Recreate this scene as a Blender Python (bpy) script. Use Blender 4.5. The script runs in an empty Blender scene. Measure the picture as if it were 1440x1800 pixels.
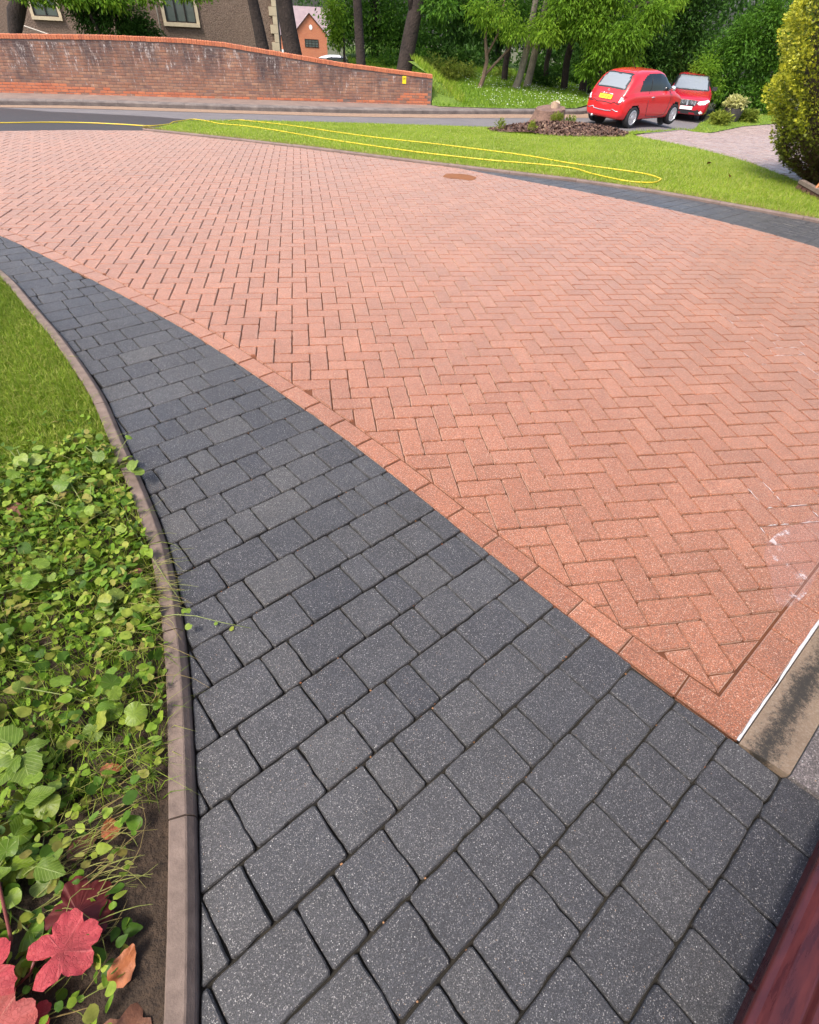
import bpy, bmesh, math, random
import numpy as np
from mathutils import Vector, Matrix

random.seed(7)
rng = np.random.default_rng(7)
S = bpy.context.scene
COL = S.collection

# ------------------------------------------------------------------ camera, sky, sun, exposure
def cam_axes(pitch, roll, yaw):
    cy, sy, cp, sp = math.cos(yaw), math.sin(yaw), math.cos(pitch), math.sin(pitch)
    fwd = Vector((sy * cp, cy * cp, -sp))
    right = Vector((cy, -sy, 0))
    down = fwd.cross(right)
    cr, sr = math.cos(roll), math.sin(roll)
    return cr * right + sr * down, -sr * right + cr * down, fwd

CAM = Vector((-1.3432, -1.282, 1.5091))
_r, _d, _f = cam_axes(.7714, -.0652, .2021)
cd = bpy.data.cameras.new('camera')
cd.sensor_fit = 'VERTICAL'
cd.sensor_height = 36.0
cd.sensor_width = 28.8
cd.lens = 935.7 / 1800 * 36
cd.clip_start = .02
cd.clip_end = 600
co = bpy.data.objects.new('camera', cd)
COL.objects.link(co)
co.matrix_world = Matrix(((_r.x, -_d.x, -_f.x, CAM.x), (_r.y, -_d.y, -_f.y, CAM.y), (_r.z, -_d.z, -_f.z, CAM.z), (0, 0, 0, 1)))
S.camera = co

SUN_DIR = Vector((-.52, -.42, 1.05)).normalized()      # towards the sun
SUN_EL = math.asin(SUN_DIR.z)
SUN_AZ = math.atan2(SUN_DIR.x, SUN_DIR.y)
w = bpy.data.worlds.new('World')
S.world = w
w.use_nodes = True
nt = w.node_tree
nt.nodes.clear()
sky = nt.nodes.new('ShaderNodeTexSky')
sky.sky_type = 'NISHITA'
sky.sun_disc = False
sky.sun_elevation = SUN_EL
sky.sun_rotation = SUN_AZ
sky.air_density = 1.0
sky.dust_density = 4.0
sky.ozone_density = 1.0
bg = nt.nodes.new('ShaderNodeBackground')
bg.inputs[1].default_value = .15
wo = nt.nodes.new('ShaderNodeOutputWorld')
nt.links.new(sky.outputs[0], bg.inputs[0])
nt.links.new(bg.outputs[0], wo.inputs[0])
sl = bpy.data.lights.new('sun', 'SUN')
sl.energy = 1.7
sl.angle = math.radians(15.0)
sl.color = (1, .95, .87)
so = bpy.data.objects.new('sun', sl)
COL.objects.link(so)
so.rotation_euler = (-SUN_DIR).to_track_quat('-Z', 'Y').to_euler()
S.view_settings.view_transform = 'Standard'
S.view_settings.look = 'None'
S.view_settings.exposure = 1.28
S.view_settings.gamma = 1.0
S.view_settings.use_curve_mapping = False
S.cycles.max_bounces = 6
S.cycles.use_adaptive_sampling = True

# ------------------------------------------------------------------ terrain height
def prof(y):
    k = .0041
    if y <= 0: return 0.0
    if y < 13.5: return -k * y * y
    z = -k * 13.5 ** 2; m = 2 * k * 13.5
    if y < 17.5: return z - m * (y - 13.5)
    z -= m * 4
    t = min(y, 20.5) - 17.5
    return z - m * (t - t * t / 6)
def sst(t):
    t = max(0., min(1., t)); return t * t * (3 - 2 * t)
def g(x, y):
    fall = .115 * max(0., min(y, 150) - 36)          # the ground drops away beyond the trees
    return prof(y) - .0057 * max(-8, min(8, x)) - .5 * sst((x - 10.2) / 5) * sst((y - 17) / 4) - fall

# ------------------------------------------------------------------ object helpers
def link(o, parent=None):
    COL.objects.link(o)
    if parent is not None: o.parent = parent
    return o
def mesh(name, verts, faces, mats, smooth=False, fmat=None, tint=None):
    me = bpy.data.meshes.new(name)
    me.from_pydata([tuple(v) for v in verts], [], [tuple(f) for f in faces])
    if not isinstance(mats, (list, tuple)): mats = [mats]
    for m in mats: me.materials.append(m)
    if fmat is not None: me.polygons.foreach_set('material_index', np.asarray(fmat, dtype=np.int32))
    if smooth: me.polygons.foreach_set('use_smooth', np.ones(len(me.polygons), dtype=bool))
    if tint is not None:
        at = me.attributes.new('tint', 'FLOAT', 'FACE')
        at.data.foreach_set('value', np.asarray(tint, dtype=np.float32))
    me.update()
    return me
def obj(name, verts, faces, mats, parent=None, **k):
    return link(bpy.data.objects.new(name, mesh(name, verts, faces, mats, **k)), parent)
def inst(name, me, parent=None, loc=(0, 0, 0), rot=(0, 0, 0), sc=(1, 1, 1)):
    o = bpy.data.objects.new(name, me)
    o.location = loc; o.rotation_euler = rot; o.scale = sc
    return link(o, parent)
def empty(name, loc=(0, 0, 0), rz=0.):
    o = bpy.data.objects.new(name, None)
    o.empty_display_size = .1
    o.location = loc; o.rotation_euler = (0, 0, rz)
    return link(o)
def tag(o, label=None, cat=None, group=None, kind=None):
    if label: o['label'] = label
    if cat: o['category'] = cat
    if group: o['group'] = group
    if kind: o['kind'] = kind
    return o
class MB:
    """collects simple shapes into one mesh"""
    def __init__(s): s.v = []; s.f = []; s.m = []; s.t = []
    def add(s, v, f, m=0, t=0.):
        o = len(s.v)
        s.v += [tuple(p) for p in v]
        for q in f:
            s.f.append(tuple(i + o for i in q)); s.m.append(m); s.t.append(t)
    def box(s, c, d, rz=0., m=0, t=0.):
        x, y, z = d[0] / 2, d[1] / 2, d[2] / 2
        M = Matrix.Translation(c) @ Matrix.Rotation(rz, 4, 'Z')
        p = [M @ Vector((i, j, k)) for k in (-z, z) for i, j in ((-x, -y), (x, -y), (x, y), (-x, y))]
        s.add(p, [(3, 2, 1, 0), (4, 5, 6, 7), (0, 1, 5, 4), (1, 2, 6, 5), (2, 3, 7, 6), (3, 0, 4, 7)], m, t)
    def tube(s, pts, rad, n=8, m=0, t=0., cap=True):
        pts = [Vector(p) for p in pts]
        if not isinstance(rad, (list, tuple)): rad = [rad] * len(pts)
        v = []; f = []
        up = None
        for i, p in enumerate(pts):
            a = pts[max(0, i - 1)]; b = pts[min(len(pts) - 1, i + 1)]
            d = (b - a).normalized()
            if up is None:
                up = Vector((0, 0, 1)) if abs(d.z) < .9 else Vector((1, 0, 0))
            x = d.cross(up).normalized(); y = x.cross(d).normalized(); up = y
            for k in range(n):
                an = 2 * math.pi * k / n
                v.append(p + rad[i] * (math.cos(an) * x + math.sin(an) * y))
        for i in range(len(pts) - 1):
            for k in range(n):
                f.append((i * n + k, i * n + (k + 1) % n, (i + 1) * n + (k + 1) % n, (i + 1) * n + k))
        if cap:
            f.append(tuple(range(n))[::-1]); f.append(tuple((len(pts) - 1) * n + k for k in range(n)))
        s.add(v, f, m, t)
    def build(s, name, mats, parent=None, smooth=False):
        return obj(name, s.v, s.f, mats, parent, smooth=smooth, fmat=s.m, tint=s.t)

# ------------------------------------------------------------------ 2d helpers
def arc_table(pl):
    d = [0.]
    for a, b in zip(pl, pl[1:]): d.append(d[-1] + math.dist(a, b))
    return d
def along(pl, d, s):
    s = max(0, min(d[-1], s))
    for i in range(len(pl) - 1):
        if s <= d[i + 1] or i == len(pl) - 2:
            t = (s - d[i]) / max(1e-9, d[i + 1] - d[i])
            return (pl[i][0] + t * (pl[i + 1][0] - pl[i][0]), pl[i][1] + t * (pl[i + 1][1] - pl[i][1]))
def resample(pl, step):
    d = arc_table(pl); n = max(1, round(d[-1] / step))
    return [along(pl, d, d[-1] * i / n) for i in range(n + 1)]
def spline(pl, k=6):
    out = []
    P = [pl[0]] + list(pl) + [pl[-1]]
    for i in range(1, len(P) - 2):
        for j in range(k):
            t = j / k
            a, b, c, d = (np.array(P[i + q]) for q in (-1, 0, 1, 2))
            out.append(tuple(.5 * ((2 * b) + (-a + c) * t + (2 * a - 5 * b + 4 * c - d) * t * t + (-a + 3 * b - 3 * c + d) * t ** 3)))
    out.append(tuple(pl[-1]))
    return out
def smooth_line(pl, step=.1, it=6):
    p = np.array(resample(pl, step))
    for _ in range(it):
        p[1:-1] = .25 * p[:-2] + .5 * p[1:-1] + .25 * p[2:]
    return [tuple(q) for q in p]
def offset(pl, d):
    out = []
    for i, p in enumerate(pl):
        a = pl[max(0, i - 1)]; b = pl[min(len(pl) - 1, i + 1)]
        t = Vector((b[0] - a[0], b[1] - a[1])).normalized()
        out.append((p[0] - t.y * d, p[1] + t.x * d))
    return out
def clip_half(poly, p, n):
    """keep the side where (q-p).n >= 0"""
    out = []
    for i in range(len(poly)):
        a = poly[i]; b = poly[(i + 1) % len(poly)]
        da = (a[0] - p[0]) * n[0] + (a[1] - p[1]) * n[1]
        db = (b[0] - p[0]) * n[0] + (b[1] - p[1]) * n[1]
        if da >= 0: out.append(a)
        if (da > 0 > db) or (da < 0 < db):
            t = da / (da - db)
            out.append((a[0] + t * (b[0] - a[0]), a[1] + t * (b[1] - a[1])))
    return out
class Bound:
    """a polyline whose left side is kept"""
    def __init__(s, pl):
        s.p = np.array(pl); s.a = s.p[:-1]; s.b = s.p[1:]; s.d = s.b - s.a
        s.l2 = (s.d ** 2).sum(1)
    def near(s, c):
        t = np.clip(((np.array(c) - s.a) * s.d).sum(1) / s.l2, 0, 1)
        q = s.a + s.d * t[:, None]
        r = ((q - c) ** 2).sum(1)
        i = int(r.argmin())
        d = s.d[i] / math.sqrt(s.l2[i])
        n = (-d[1], d[0])
        return q[i], n, (c[0] - s.a[i][0]) * n[0] + (c[1] - s.a[i][1]) * n[1], math.sqrt(r[i])
    def clip(s, poly):
        c = np.mean(poly, axis=0)
        q, n, side, dist = s.near(c)
        if dist > .35: return poly if side > 0 else []
        return clip_half(poly, q, n)
def area(p):
    return .5 * sum(p[i][0] * p[(i + 1) % len(p)][1] - p[(i + 1) % len(p)][0] * p[i][1] for i in range(len(p)))
def clean(p, eps=.004):
    out = []
    for q in p:
        if not out or math.dist(q, out[-1]) > eps: out.append(q)
    if len(out) > 1 and math.dist(out[0], out[-1]) < eps: out.pop()
    return out
def inset(poly, d):
    n = len(poly); out = []
    for i in range(n):
        a, b, c = (Vector(poly[(i + k) % n]) for k in (-1, 0, 1))
        u = (b - a).normalized(); v = (c - b).normalized()
        nu = Vector((-u.y, u.x)); nv = Vector((-v.y, v.x))
        m = nu + nv
        k = m.length_squared
        if k < .05: return []
        m = m * (2 / k)
        if m.length > 3: m = m.normalized() * 3
        q = b + m * d
        out.append((q.x, q.y))
    if area(out) < 1e-4: return []
    return out
def slab(poly, depth=.03, gap=.003, cham=.004, drop=.004, zfun=None, tilt=(0, 0), dz=0., round_=0.):
    """chamfered block with a flat outline; returns verts, faces"""
    o = inset(clean(poly), gap)
    if len(o) < 3: return None
    if round_ > 0:
        r = []
        for i in range(len(o)):
            a, b, c = (Vector(o[(i + k) % len(o)]) for k in (-1, 0, 1))
            for e, k in ((a, 1.), (c, 1.)):
                L = (e - b).length
                q = b + (e - b) * min(.3, round_ / max(L, 1e-4))
                r.append((q.x, q.y))
        o = r
    i_ = inset(o, cham)
    if len(i_) != len(o): return None
    n = len(o)
    cx = sum(p[0] for p in o) / n; cy = sum(p[1] for p in o) / n
    zf = zfun or (lambda x, y: 0.)
    def z(p, h): return zf(*p) + dz + h + tilt[0] * (p[0] - cx) + tilt[1] * (p[1] - cy)
    v = [(p[0], p[1], z(p, -depth)) for p in o] + [(p[0], p[1], z(p, -drop)) for p in o] + [(p[0], p[1], z(p, 0)) for p in i_]
    f = []
    for k in range(n):
        j = (k + 1) % n
        f.append((k, j, n + j, n + k)); f.append((n + k, n + j, 2 * n + j, 2 * n + k))
    f.append(tuple(range(2 * n, 3 * n)))
    return v, f
def ruled(A, B, nu, nv, h, zfun=g):
    da, db = arc_table(A), arc_table(B)
    v = []
    for i in range(nu + 1):
        a = along(A, da, da[-1] * i / nu); b = along(B, db, db[-1] * i / nu)
        for j in range(nv + 1):
            t = j / nv
            x = a[0] + t * (b[0] - a[0]); y = a[1] + t * (b[1] - a[1])
            v.append((x, y, zfun(x, y) + h))
    f = [(i * (nv + 1) + j, (i + 1) * (nv + 1) + j, (i + 1) * (nv + 1) + j + 1, i * (nv + 1) + j + 1) for i in range(nu) for j in range(nv)]
    return v, f
def fill(poly, step, h, zfun=g):
    """grid of a polygon outline (any shape), every face cut to the outline"""
    bm = bmesh.new()
    vs = [bm.verts.new((p[0], p[1], 0)) for p in poly]
    bm.faces.new(vs)
    xs = [p[0] for p in poly]; ys = [p[1] for p in poly]
    for ax, lo, hi in ((0, min(xs), max(xs)), (1, min(ys), max(ys))):
        n = int((hi - lo) / step)
        for i in range(1, n + 1):
            c = [0, 0, 0]; no = [0, 0, 0]
            c[ax] = lo + i * step; no[ax] = 1
            bmesh.ops.bisect_plane(bm, geom=bm.verts[:] + bm.edges[:] + bm.faces[:], plane_co=c, plane_no=no)
    bm.normal_update()
    if bm.faces and sum(f.normal.z for f in bm.faces) < 0:
        bmesh.ops.reverse_faces(bm, faces=bm.faces[:])
    bm.verts.index_update()
    v = [(q.co.x, q.co.y, zfun(q.co.x, q.co.y) + h) for q in bm.verts]
    f = [tuple(q.index for q in p.verts) for p in bm.faces]
    bm.free()
    return v, f
def inside(poly, P):
    P = np.asarray(P); x, y = P[:, 0], P[:, 1]
    c = np.zeros(len(P), bool)
    n = len(poly)
    for i in range(n):
        x1, y1 = poly[i]; x2, y2 = poly[(i + 1) % n]
        m = ((y1 > y) != (y2 > y)) & (x < (x2 - x1) * (y - y1) / (y2 - y1 + 1e-12) + x1)
        c ^= m
    return c

# ------------------------------------------------------------------ materials
class NT:
    def __init__(s, name):
        s.m = bpy.data.materials.new(name); s.m.use_nodes = True
        s.t = s.m.node_tree; s.t.nodes.clear()
        s.out = s.t.nodes.new('ShaderNodeOutputMaterial')
        s.p = s.t.nodes.new('ShaderNodeBsdfPrincipled')
        s.t.links.new(s.p.outputs[0], s.out.inputs[0])
        s.pos = None
    def n(s, kind, **k):
        q = s.t.nodes.new(kind)
        for a, b in k.items(): setattr(q, a, b)
        return q
    def l(s, a, b): s.t.links.new(a, b)
    def P(s):
        if s.pos is None: s.pos = s.n('ShaderNodeNewGeometry')
        return s.pos.outputs['Position']
    def scaled(s, v):
        m = s.n('ShaderNodeVectorMath', operation='MULTIPLY')
        s.l(s.P(), m.inputs[0]); m.inputs[1].default_value = v
        return m.outputs[0]
    def noise(s, scale, detail=4, rough=.6, vec=None):
        q = s.n('ShaderNodeTexNoise'); q.inputs['Scale'].default_value = scale
        q.inputs['Detail'].default_value = detail; q.inputs['Roughness'].default_value = rough
        s.l(vec if vec is not None else s.P(), q.inputs['Vector'])
        return q.outputs['Fac']
    def voro(s, scale, vec=None, feature='F1'):
        q = s.n('ShaderNodeTexVoronoi', feature=feature); q.inputs['Scale'].default_value = scale
        s.l(vec if vec is not None else s.P(), q.inputs['Vector'])
        return q
    def ramp(s, fac, stops):
        q = s.n('ShaderNodeValToRGB')
        e = q.color_ramp.elements
        while len(e) < len(stops): e.new(.5)
        for a, (p, c) in zip(e, stops):
            a.position = p
            a.color = tuple(c) + (1,) if hasattr(c, '__len__') else (c, c, c, 1)
        s.l(fac, q.inputs[0])
        return q.outputs[0]
    def mix(s, fac, a, b, kind='MIX'):
        q = s.n('ShaderNodeMix', data_type='RGBA', blend_type=kind)
        for sock, v in ((q.inputs[0], fac), (q.inputs[6], a), (q.inputs[7], b)):
            if hasattr(v, 'is_output'): s.l(v, sock)
            elif hasattr(v, '__len__'): sock.default_value = tuple(v) + (1,)
            else: sock.default_value = v
        return q.outputs[2]
    def math(s, op, a, b=0., c=None):
        q = s.n('ShaderNodeMath', operation=op)
        for i, v in enumerate((a, b) if c is None else (a, b, c)):
            if hasattr(v, 'is_output'): s.l(v, q.inputs[i])
            else: q.inputs[i].default_value = v
        return q.outputs[0]
    def rnd(s):
        """one number per object or per face"""
        a = s.n('ShaderNodeAttribute', attribute_name='tint')
        o = s.n('ShaderNodeObjectInfo')
        return s.math('FRACT', s.math('ADD', a.outputs['Fac'], o.outputs['Random']))
    def bump(s, h, strength=.3, dist=.01):
        q = s.n('ShaderNodeBump'); q.inputs['Strength'].default_value = strength; q.inputs['Distance'].default_value = dist
        s.l(h, q.inputs['Height']); s.l(q.outputs[0], s.p.inputs['Normal'])
    def set(s, color=None, rough=None, **k):
        for key, v in (('Base Color', color), ('Roughness', rough), *k.items()):
            if v is None: continue
            i = s.p.inputs[key]
            if hasattr(v, 'is_output'): s.l(v, i)
            elif hasattr(v, '__len__') and len(v) == 3: i.default_value = tuple(v) + (1,)
            else: i.default_value = v
        return s.m

def plain(name, c, rough=.6, metal=0., **k):
    q = NT(name)
    return q.set(c, rough, Metallic=metal, **k)
def mottled(name, c1, c2, scale, rough=.8, bump=.3, bscale=None, dist=.01, spec=.5, mid=.5, wid=.2):
    q = NT(name)
    f = q.noise(scale, 6, .65)
    c = q.mix(q.ramp(f, [(mid - wid, 0.), (mid + wid, 1.)]), c1, c2)
    q.bump(q.noise(bscale or scale * 4, 4), bump, dist)
    q.set(c, rough)
    q.p.inputs['Specular IOR Level'].default_value = spec
    return q.m

def block_material(name, tones, light, dark, grain, rough0, rough1, contrast=1., spec=.5, sheen=.3, tint=(1, 1, 1), coat=0., pebbles=((.75, .73, .70), (.55, .30, .14), (.30, .36, .34)), peb=.07):
    """concrete block: per-block tone, a dense mosaic of fine grains, odd pebbles, pits, dirt and a wandering damp sheen"""
    q = NT(name)
    r = q.rnd()
    base = q.ramp(r, [(i / (len(tones) - 1), c) for i, c in enumerate(tones)])
    # wear and dirt that wander over many blocks, and cloudiness within one
    base = q.mix(q.ramp(q.noise(1.7, 5, .7), [(.42, 0.), (.66, .42)]), base, dark)
    base = q.mix(q.ramp(q.noise(13, 5, .75), [(.40, 0.), (.72, .40)]), base, dark)
    # fine grains
    v = q.voro(grain)
    sep = q.n('ShaderNodeSeparateColor'); q.l(v.outputs['Color'], sep.inputs[0])
    gr = q.ramp(sep.outputs[0], [(0, .52), (.35, .80), (.62, 1.05), (.84, 1.5), (1, 2.1)])
    mul = q.mix(contrast, (1, 1, 1), gr)
    base = q.mix(1., base, mul, 'MULTIPLY')
    lt = q.math('MULTIPLY', q.math('GREATER_THAN', sep.outputs[1], .90), q.math('MULTIPLY', sep.outputs[2], .9))
    base = q.mix(lt, base, light)
    # pebbles of many sizes
    for sc, th, r0, r1 in ((grain * .42, 1 - peb, .16, .34), (grain * .2, 1 - peb * .55, .10, .20)):
        v2 = q.voro(sc); sp2 = q.n('ShaderNodeSeparateColor'); q.l(v2.outputs['Color'], sp2.inputs[0])
        d_ = q.math('ADD', v2.outputs['Distance'], q.math('MULTIPLY', sp2.outputs[1], .14))
        hit = q.math('MULTIPLY', q.math('GREATER_THAN', sp2.outputs[0], th), q.ramp(d_, [(r0, 1.), (r1, 0.)]))
        base = q.mix(hit, base, q.ramp(sp2.outputs[2], [(.0, pebbles[0]), (.45, pebbles[0]), (.6, pebbles[1]), (.9, pebbles[2]), (1, pebbles[2])]))
        pit = q.math('MULTIPLY', q.math('LESS_THAN', sp2.outputs[0], peb * 1.3), q.ramp(d_, [(r0, .9), (r1 * 1.2, 0.)]))
        base = q.mix(pit, base, tuple(x * .5 for x in dark))
    wet = q.ramp(q.noise(1.1, 5, .7), [(.40, rough0), (.62, rough1)])
    q.bump(q.math('ADD', q.math('MULTIPLY', sep.outputs[0], .5), q.math('ADD', q.noise(grain * .5, 3, .8), q.math('MULTIPLY', q.noise(45, 3), .7))), .55, .0022)
    q.set(base, wet)
    q.p.inputs['Specular IOR Level'].default_value = spec
    q.p.inputs['Sheen Weight'].default_value = sheen; q.p.inputs['Sheen Roughness'].default_value = .45
    q.p.inputs['Sheen Tint'].default_value = tuple(tint) + (1,)
    q.p.inputs['Coat Weight'].default_value = coat; q.p.inputs['Coat Roughness'].default_value = .4
    return q.m

M = {}
M['red_block'] = block_material('red_block', [(.270, .090, .041), (.297, .102, .048), (.245, .080, .036), (.318, .115, .057)], (.66, .48, .36), (.17, .058, .028), 470, .42, .64, 1., sheen=.62, tint=(1, .84, .72), coat=.10, pebbles=((.72, .62, .52), (.50, .34, .22), (.10, .05, .04)), peb=.18)
M['grey_block'] = block_material('grey_block', [(.041, .040, .0435), (.052, .0505, .053), (.033, .0327, .0375), (.064, .061, .060)], (.33, .31, .29), (.020, .019, .020), 560, .42, .66, 1., sheen=.08, pebbles=((.66, .64, .61), (.46, .27, .13), (.16, .19, .18)), peb=.085)
M['old_block'] = block_material('old_block', [(.27, .18, .145), (.31, .215, .18), (.23, .145, .12), (.33, .24, .20)], (.5, .42, .37), (.15, .095, .078), 200, .5, .7, .7, sheen=.2)
M['joint_sand'] = mottled('joint_sand', (.15, .050, .020), (.085, .030, .013), 14, .95, .4, 160, .003)
M['joint_dark'] = mottled('joint_dark', (.010, .009, .007), (.028, .023, .016), 12, .95, .5, 160, .004)
M['kerb_concrete'] = mottled('kerb_concrete', (.205, .148, .118), (.105, .074, .058), 21, .8, .7, 200, .002)
M['edging_concrete'] = mottled('edging_concrete', (.20, .145, .125), (.12, .085, .07), 6, .8, .4, 120, .003)
M['soil'] = mottled('soil', (.030, .019, .012), (.075, .048, .030), 30, .95, .9, 90, .02)
M['ground_soil'] = mottled('ground_soil', (.05, .06, .02), (.09, .08, .035), .7, .95, .6, 20, .03)
M['foam'] = mottled('foam', (.62, .57, .56), (.48, .42, .41), 40, .5, .5, 120, .004)
M['sealant'] = mottled('sealant', (.66, .65, .65), (.50, .48, .47), 30, .5, .5, 140, .004)

def leafmat(name, tones, trans=.35, rough=.5, back=None, nscale=8.):
    """leaf: coloured by face, lit through from behind"""
    q = NT(name)
    r = q.rnd()
    c = q.ramp(r, [(i / max(1, len(tones) - 1), t) for i, t in enumerate(tones)])
    c = q.mix(q.ramp(q.noise(nscale, 3), [(.35, 0.), (.7, .45)]), c, tuple(x * .62 for x in tones[0]))
    q.set(c, rough)
    q.p.inputs['Specular IOR Level'].default_value = .16
    tr = q.n('ShaderNodeBsdfTranslucent'); q.l(c, tr.inputs[0])
    mx = q.n('ShaderNodeMixShader'); mx.inputs[0].default_value = trans
    q.l(q.p.outputs[0], mx.inputs[1]); q.l(tr.outputs[0], mx.inputs[2]); q.l(mx.outputs[0], q.out.inputs[0])
    return q.m

M['lawn_base'] = mottled('lawn_base', (.17, .22, .025), (.25, .29, .045), 3.2, .95, .9, 260, .01)
M['bank_grass'] = mottled('bank_grass', (.11, .19, .018), (.18, .27, .028), 2.2, .95, 1., 60, .05)
M['grass_near'] = leafmat('grass_near', [(.12, .21, .016), (.19, .30, .022), (.28, .37, .04), (.42, .40, .12)], .4, .5, nscale=2.6)
M['grass_front'] = leafmat('grass_front', [(.17, .29, .018), (.25, .37, .026), (.33, .43, .04), (.46, .44, .12)], .4, .5, nscale=1.1)
M['grass_bank'] = leafmat('grass_bank', [(.13, .25, .018), (.19, .32, .025), (.26, .37, .035)], .4, .5)
M['straw'] = leafmat('straw', [(.34, .27, .10), (.42, .34, .15), (.28, .26, .07), (.25, .15, .07)], .2, .6)

# ------------------------------------------------------------------ ground
gx = [-160, -90, -50, -30, -20] + [i for i in range(-16, 27, 1)] + [30, 40, 60, 100, 170]
gy = [-90, -40, -15, -6] + [i for i in range(-3, 32, 1)] + [36, 45, 60, 90, 140, 220, 330]
gv = [(x, y, g(x, y) - .10) for x in gx for y in gy]
ny = len(gy)
gf = [(i * ny + j, (i + 1) * ny + j, (i + 1) * ny + j + 1, i * ny + j + 1) for i in range(len(gx) - 1) for j in range(ny - 1)]
tag(obj('ground', gv, gf, M['ground_soil'], smooth=True), kind='structure')

# lines on the ground, metres
BOUND = smooth_line([(-.04, -1.05), (-.24, -.80), (-.35, -.64), (-.44, -.51), (-.52, -.41), (-.60, -.28), (-.69, -.13), (-.80, .03), (-.91, .22), (-1.05, .45), (-1.18, .64), (-1.37, .93), (-1.60, 1.24), (-2.03, 1.83), (-2.42, 2.29), (-2.87, 2.79), (-3.31, 3.27), (-3.81, 3.79), (-4.5, 4.45), (-5.4, 5.25), (-6.6, 6.2), (-8.2, 7.3)], .08, 10)
INNER = offset(BOUND, -.104)
KERB = smooth_line([(-1.66, -1.75), (-1.67, -1.40), (-1.68, -1.18), (-1.69, -1.12), (-1.71, -.96), (-1.73, -.81), (-1.76, -.63), (-1.79, -.45), (-1.82, -.30), (-1.86, -.14), (-1.90, .0), (-1.94, .14), (-2.02, .33), (-2.13, .58), (-2.27, .89), (-2.38, 1.15), (-2.53, 1.42), (-2.76, 1.82), (-3.04, 2.26), (-3.31, 2.70), (-3.60, 3.08), (-4.2, 3.75), (-5.1, 4.6), (-6.4, 5.6), (-8.2, 6.7)], .08, 4)
WD = Vector((.846, .533)); WN = Vector((-.533, .846))           # along the house front, and out from it
WHITE0 = Vector((-.231, -.807))
WHITE1 = WHITE0 + WD * 6.2
EDGE = smooth_line([(5.3, .2), (5.05, 1.6), (4.72, 3.2), (4.24, 4.39), (3.75, 4.91), (3.31, 5.39), (2.82, 5.89), (2.21, 6.36), (1.53, 6.76), (.88, 7.18), (.15, 7.66), (-.6, 8.22), (-1.29, 8.76), (-2.68, 9.75), (-3.6, 10.38), (-4.14, 10.78)], .1, 5)
SETT = smooth_line([(4.35, .2), (4.15, 1.4), (3.85, 2.6), (3.52, 3.51), (3.24, 4.14), (2.88, 4.68), (2.49, 5.22), (2.01, 5.80), (1.46, 6.40), (.98, 6.98), (.83, 7.17)], .1, 5)
FAR = [(-4.14, 10.78), (-5.11, 10.52), (-6.09, 9.95), (-7.2, 9.2), (-8.6, 8.1)]

# ------------------------------------------------------------------ red block driveway
WEND = WHITE0 + WD * 5.45
dpoly = [(WHITE0.x, WHITE0.y), (WEND.x, WEND.y)] + [p for p in EDGE if p[1] > WEND.y] + FAR[1:] + list(reversed(BOUND))
v, f = fill(dpoly, .5, -.0115)
drive = tag(obj('driveway', v, f, M['joint_sand'], smooth=True), kind='structure')

b_inner = Bound(list(reversed(INNER)))       # left side = red field
b_inner = Bound(INNER) if b_inner.near((0., 2.))[2] < 0 else b_inner
HEAD0 = WHITE0 + WN * .104
b_head = Bound([tuple(HEAD0 - WD * 2), tuple(HEAD0 + WD * 8)])
b_sett = Bound(SETT) if Bound(SETT).near((0., 3.))[2] > 0 else Bound(list(reversed(SETT)))
e2 = [p for p in EDGE if p[0] < .95]
b_edge = Bound(e2) if Bound(e2).near((0., 3.))[2] > 0 else Bound(list(reversed(e2)))
b_far = Bound(FAR) if Bound(FAR).near((-5., 8.))[2] > 0 else Bound(list(reversed(FAR)))

def cam_px(p):
    d = Vector(p) - CAM
    z = d.dot(_f)
    return (720 + 935.7 * d.dot(_r) / z, 900 + 935.7 * d.dot(_d) / z, z) if z > .05 else (9e9, 9e9, z)

U = .1
cells = []
for j in range(-120, 20):
    for i in range(-95, 65):
        q = (i + j) % 4
        x, y = i * U, -j * U
        if q == 0: cells.append(([(x, y - U), (x + 2 * U, y - U), (x + 2 * U, y), (x, y)], 0))
        elif q == 2: cells.append(([(x, y - 2 * U), (x + U, y - 2 * U), (x + U, y), (x, y)], 1))
blocks = []
for poly, o in cells:
    c = (sum(p[0] for p in poly) / 4, sum(p[1] for p in poly) / 4)
    if not (-8.2 < c[0] < 5.2 and -1.2 < c[1] < 11): continue
    q = poly
    for b in (b_inner, b_head, b_sett, b_edge, b_far):
        if b in (b_sett,) and c[0] < .4: continue
        if b is b_edge and c[0] > .95: continue
        if b is b_head and c[1] > 4.5: continue
        q = b.clip(q)
        if len(q) < 3: break
    if len(q) < 3 or abs(area(q)) < .0012: continue
    px = cam_px((c[0], c[1], g(*c)))
    seen = -30 < px[0] < 1470 and -30 < px[1] < 1830
    blocks.append((px[2] if seen else 99 + px[2], q, o, len(q) == 4 and abs(abs(area(q)) - .02) < 1e-4, c))
blocks.sort(key=lambda t: t[0])
vf = slab([(-.1, -.05), (.1, -.05), (.1, .05), (-.1, .05)], .03, .0039, .0030, .0045)
def worn(poly, r, amt=.0011, step=.028):
    """outline with uneven edges and rounded corners"""
    out = []
    n = len(poly)
    for i in range(n):
        a, b = Vector(poly[i]), Vector(poly[(i + 1) % n])
        L = (b - a).length
        if L < .012: out.append(tuple(a)); continue
        k = max(1, int(L / step)); e = min(.006, L * .2); d = (b - a) / L; nn = Vector((-d.y, d.x))
        out.append(tuple(a + d * e + nn * abs(r.normal(0, amt * .6))))
        for j in range(1, k): out.append(tuple(a + d * (L * j / k) + nn * r.normal(0, amt)))
        out.append(tuple(b - d * e + nn * abs(r.normal(0, amt * .6))))
    return out
whole = []
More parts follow.
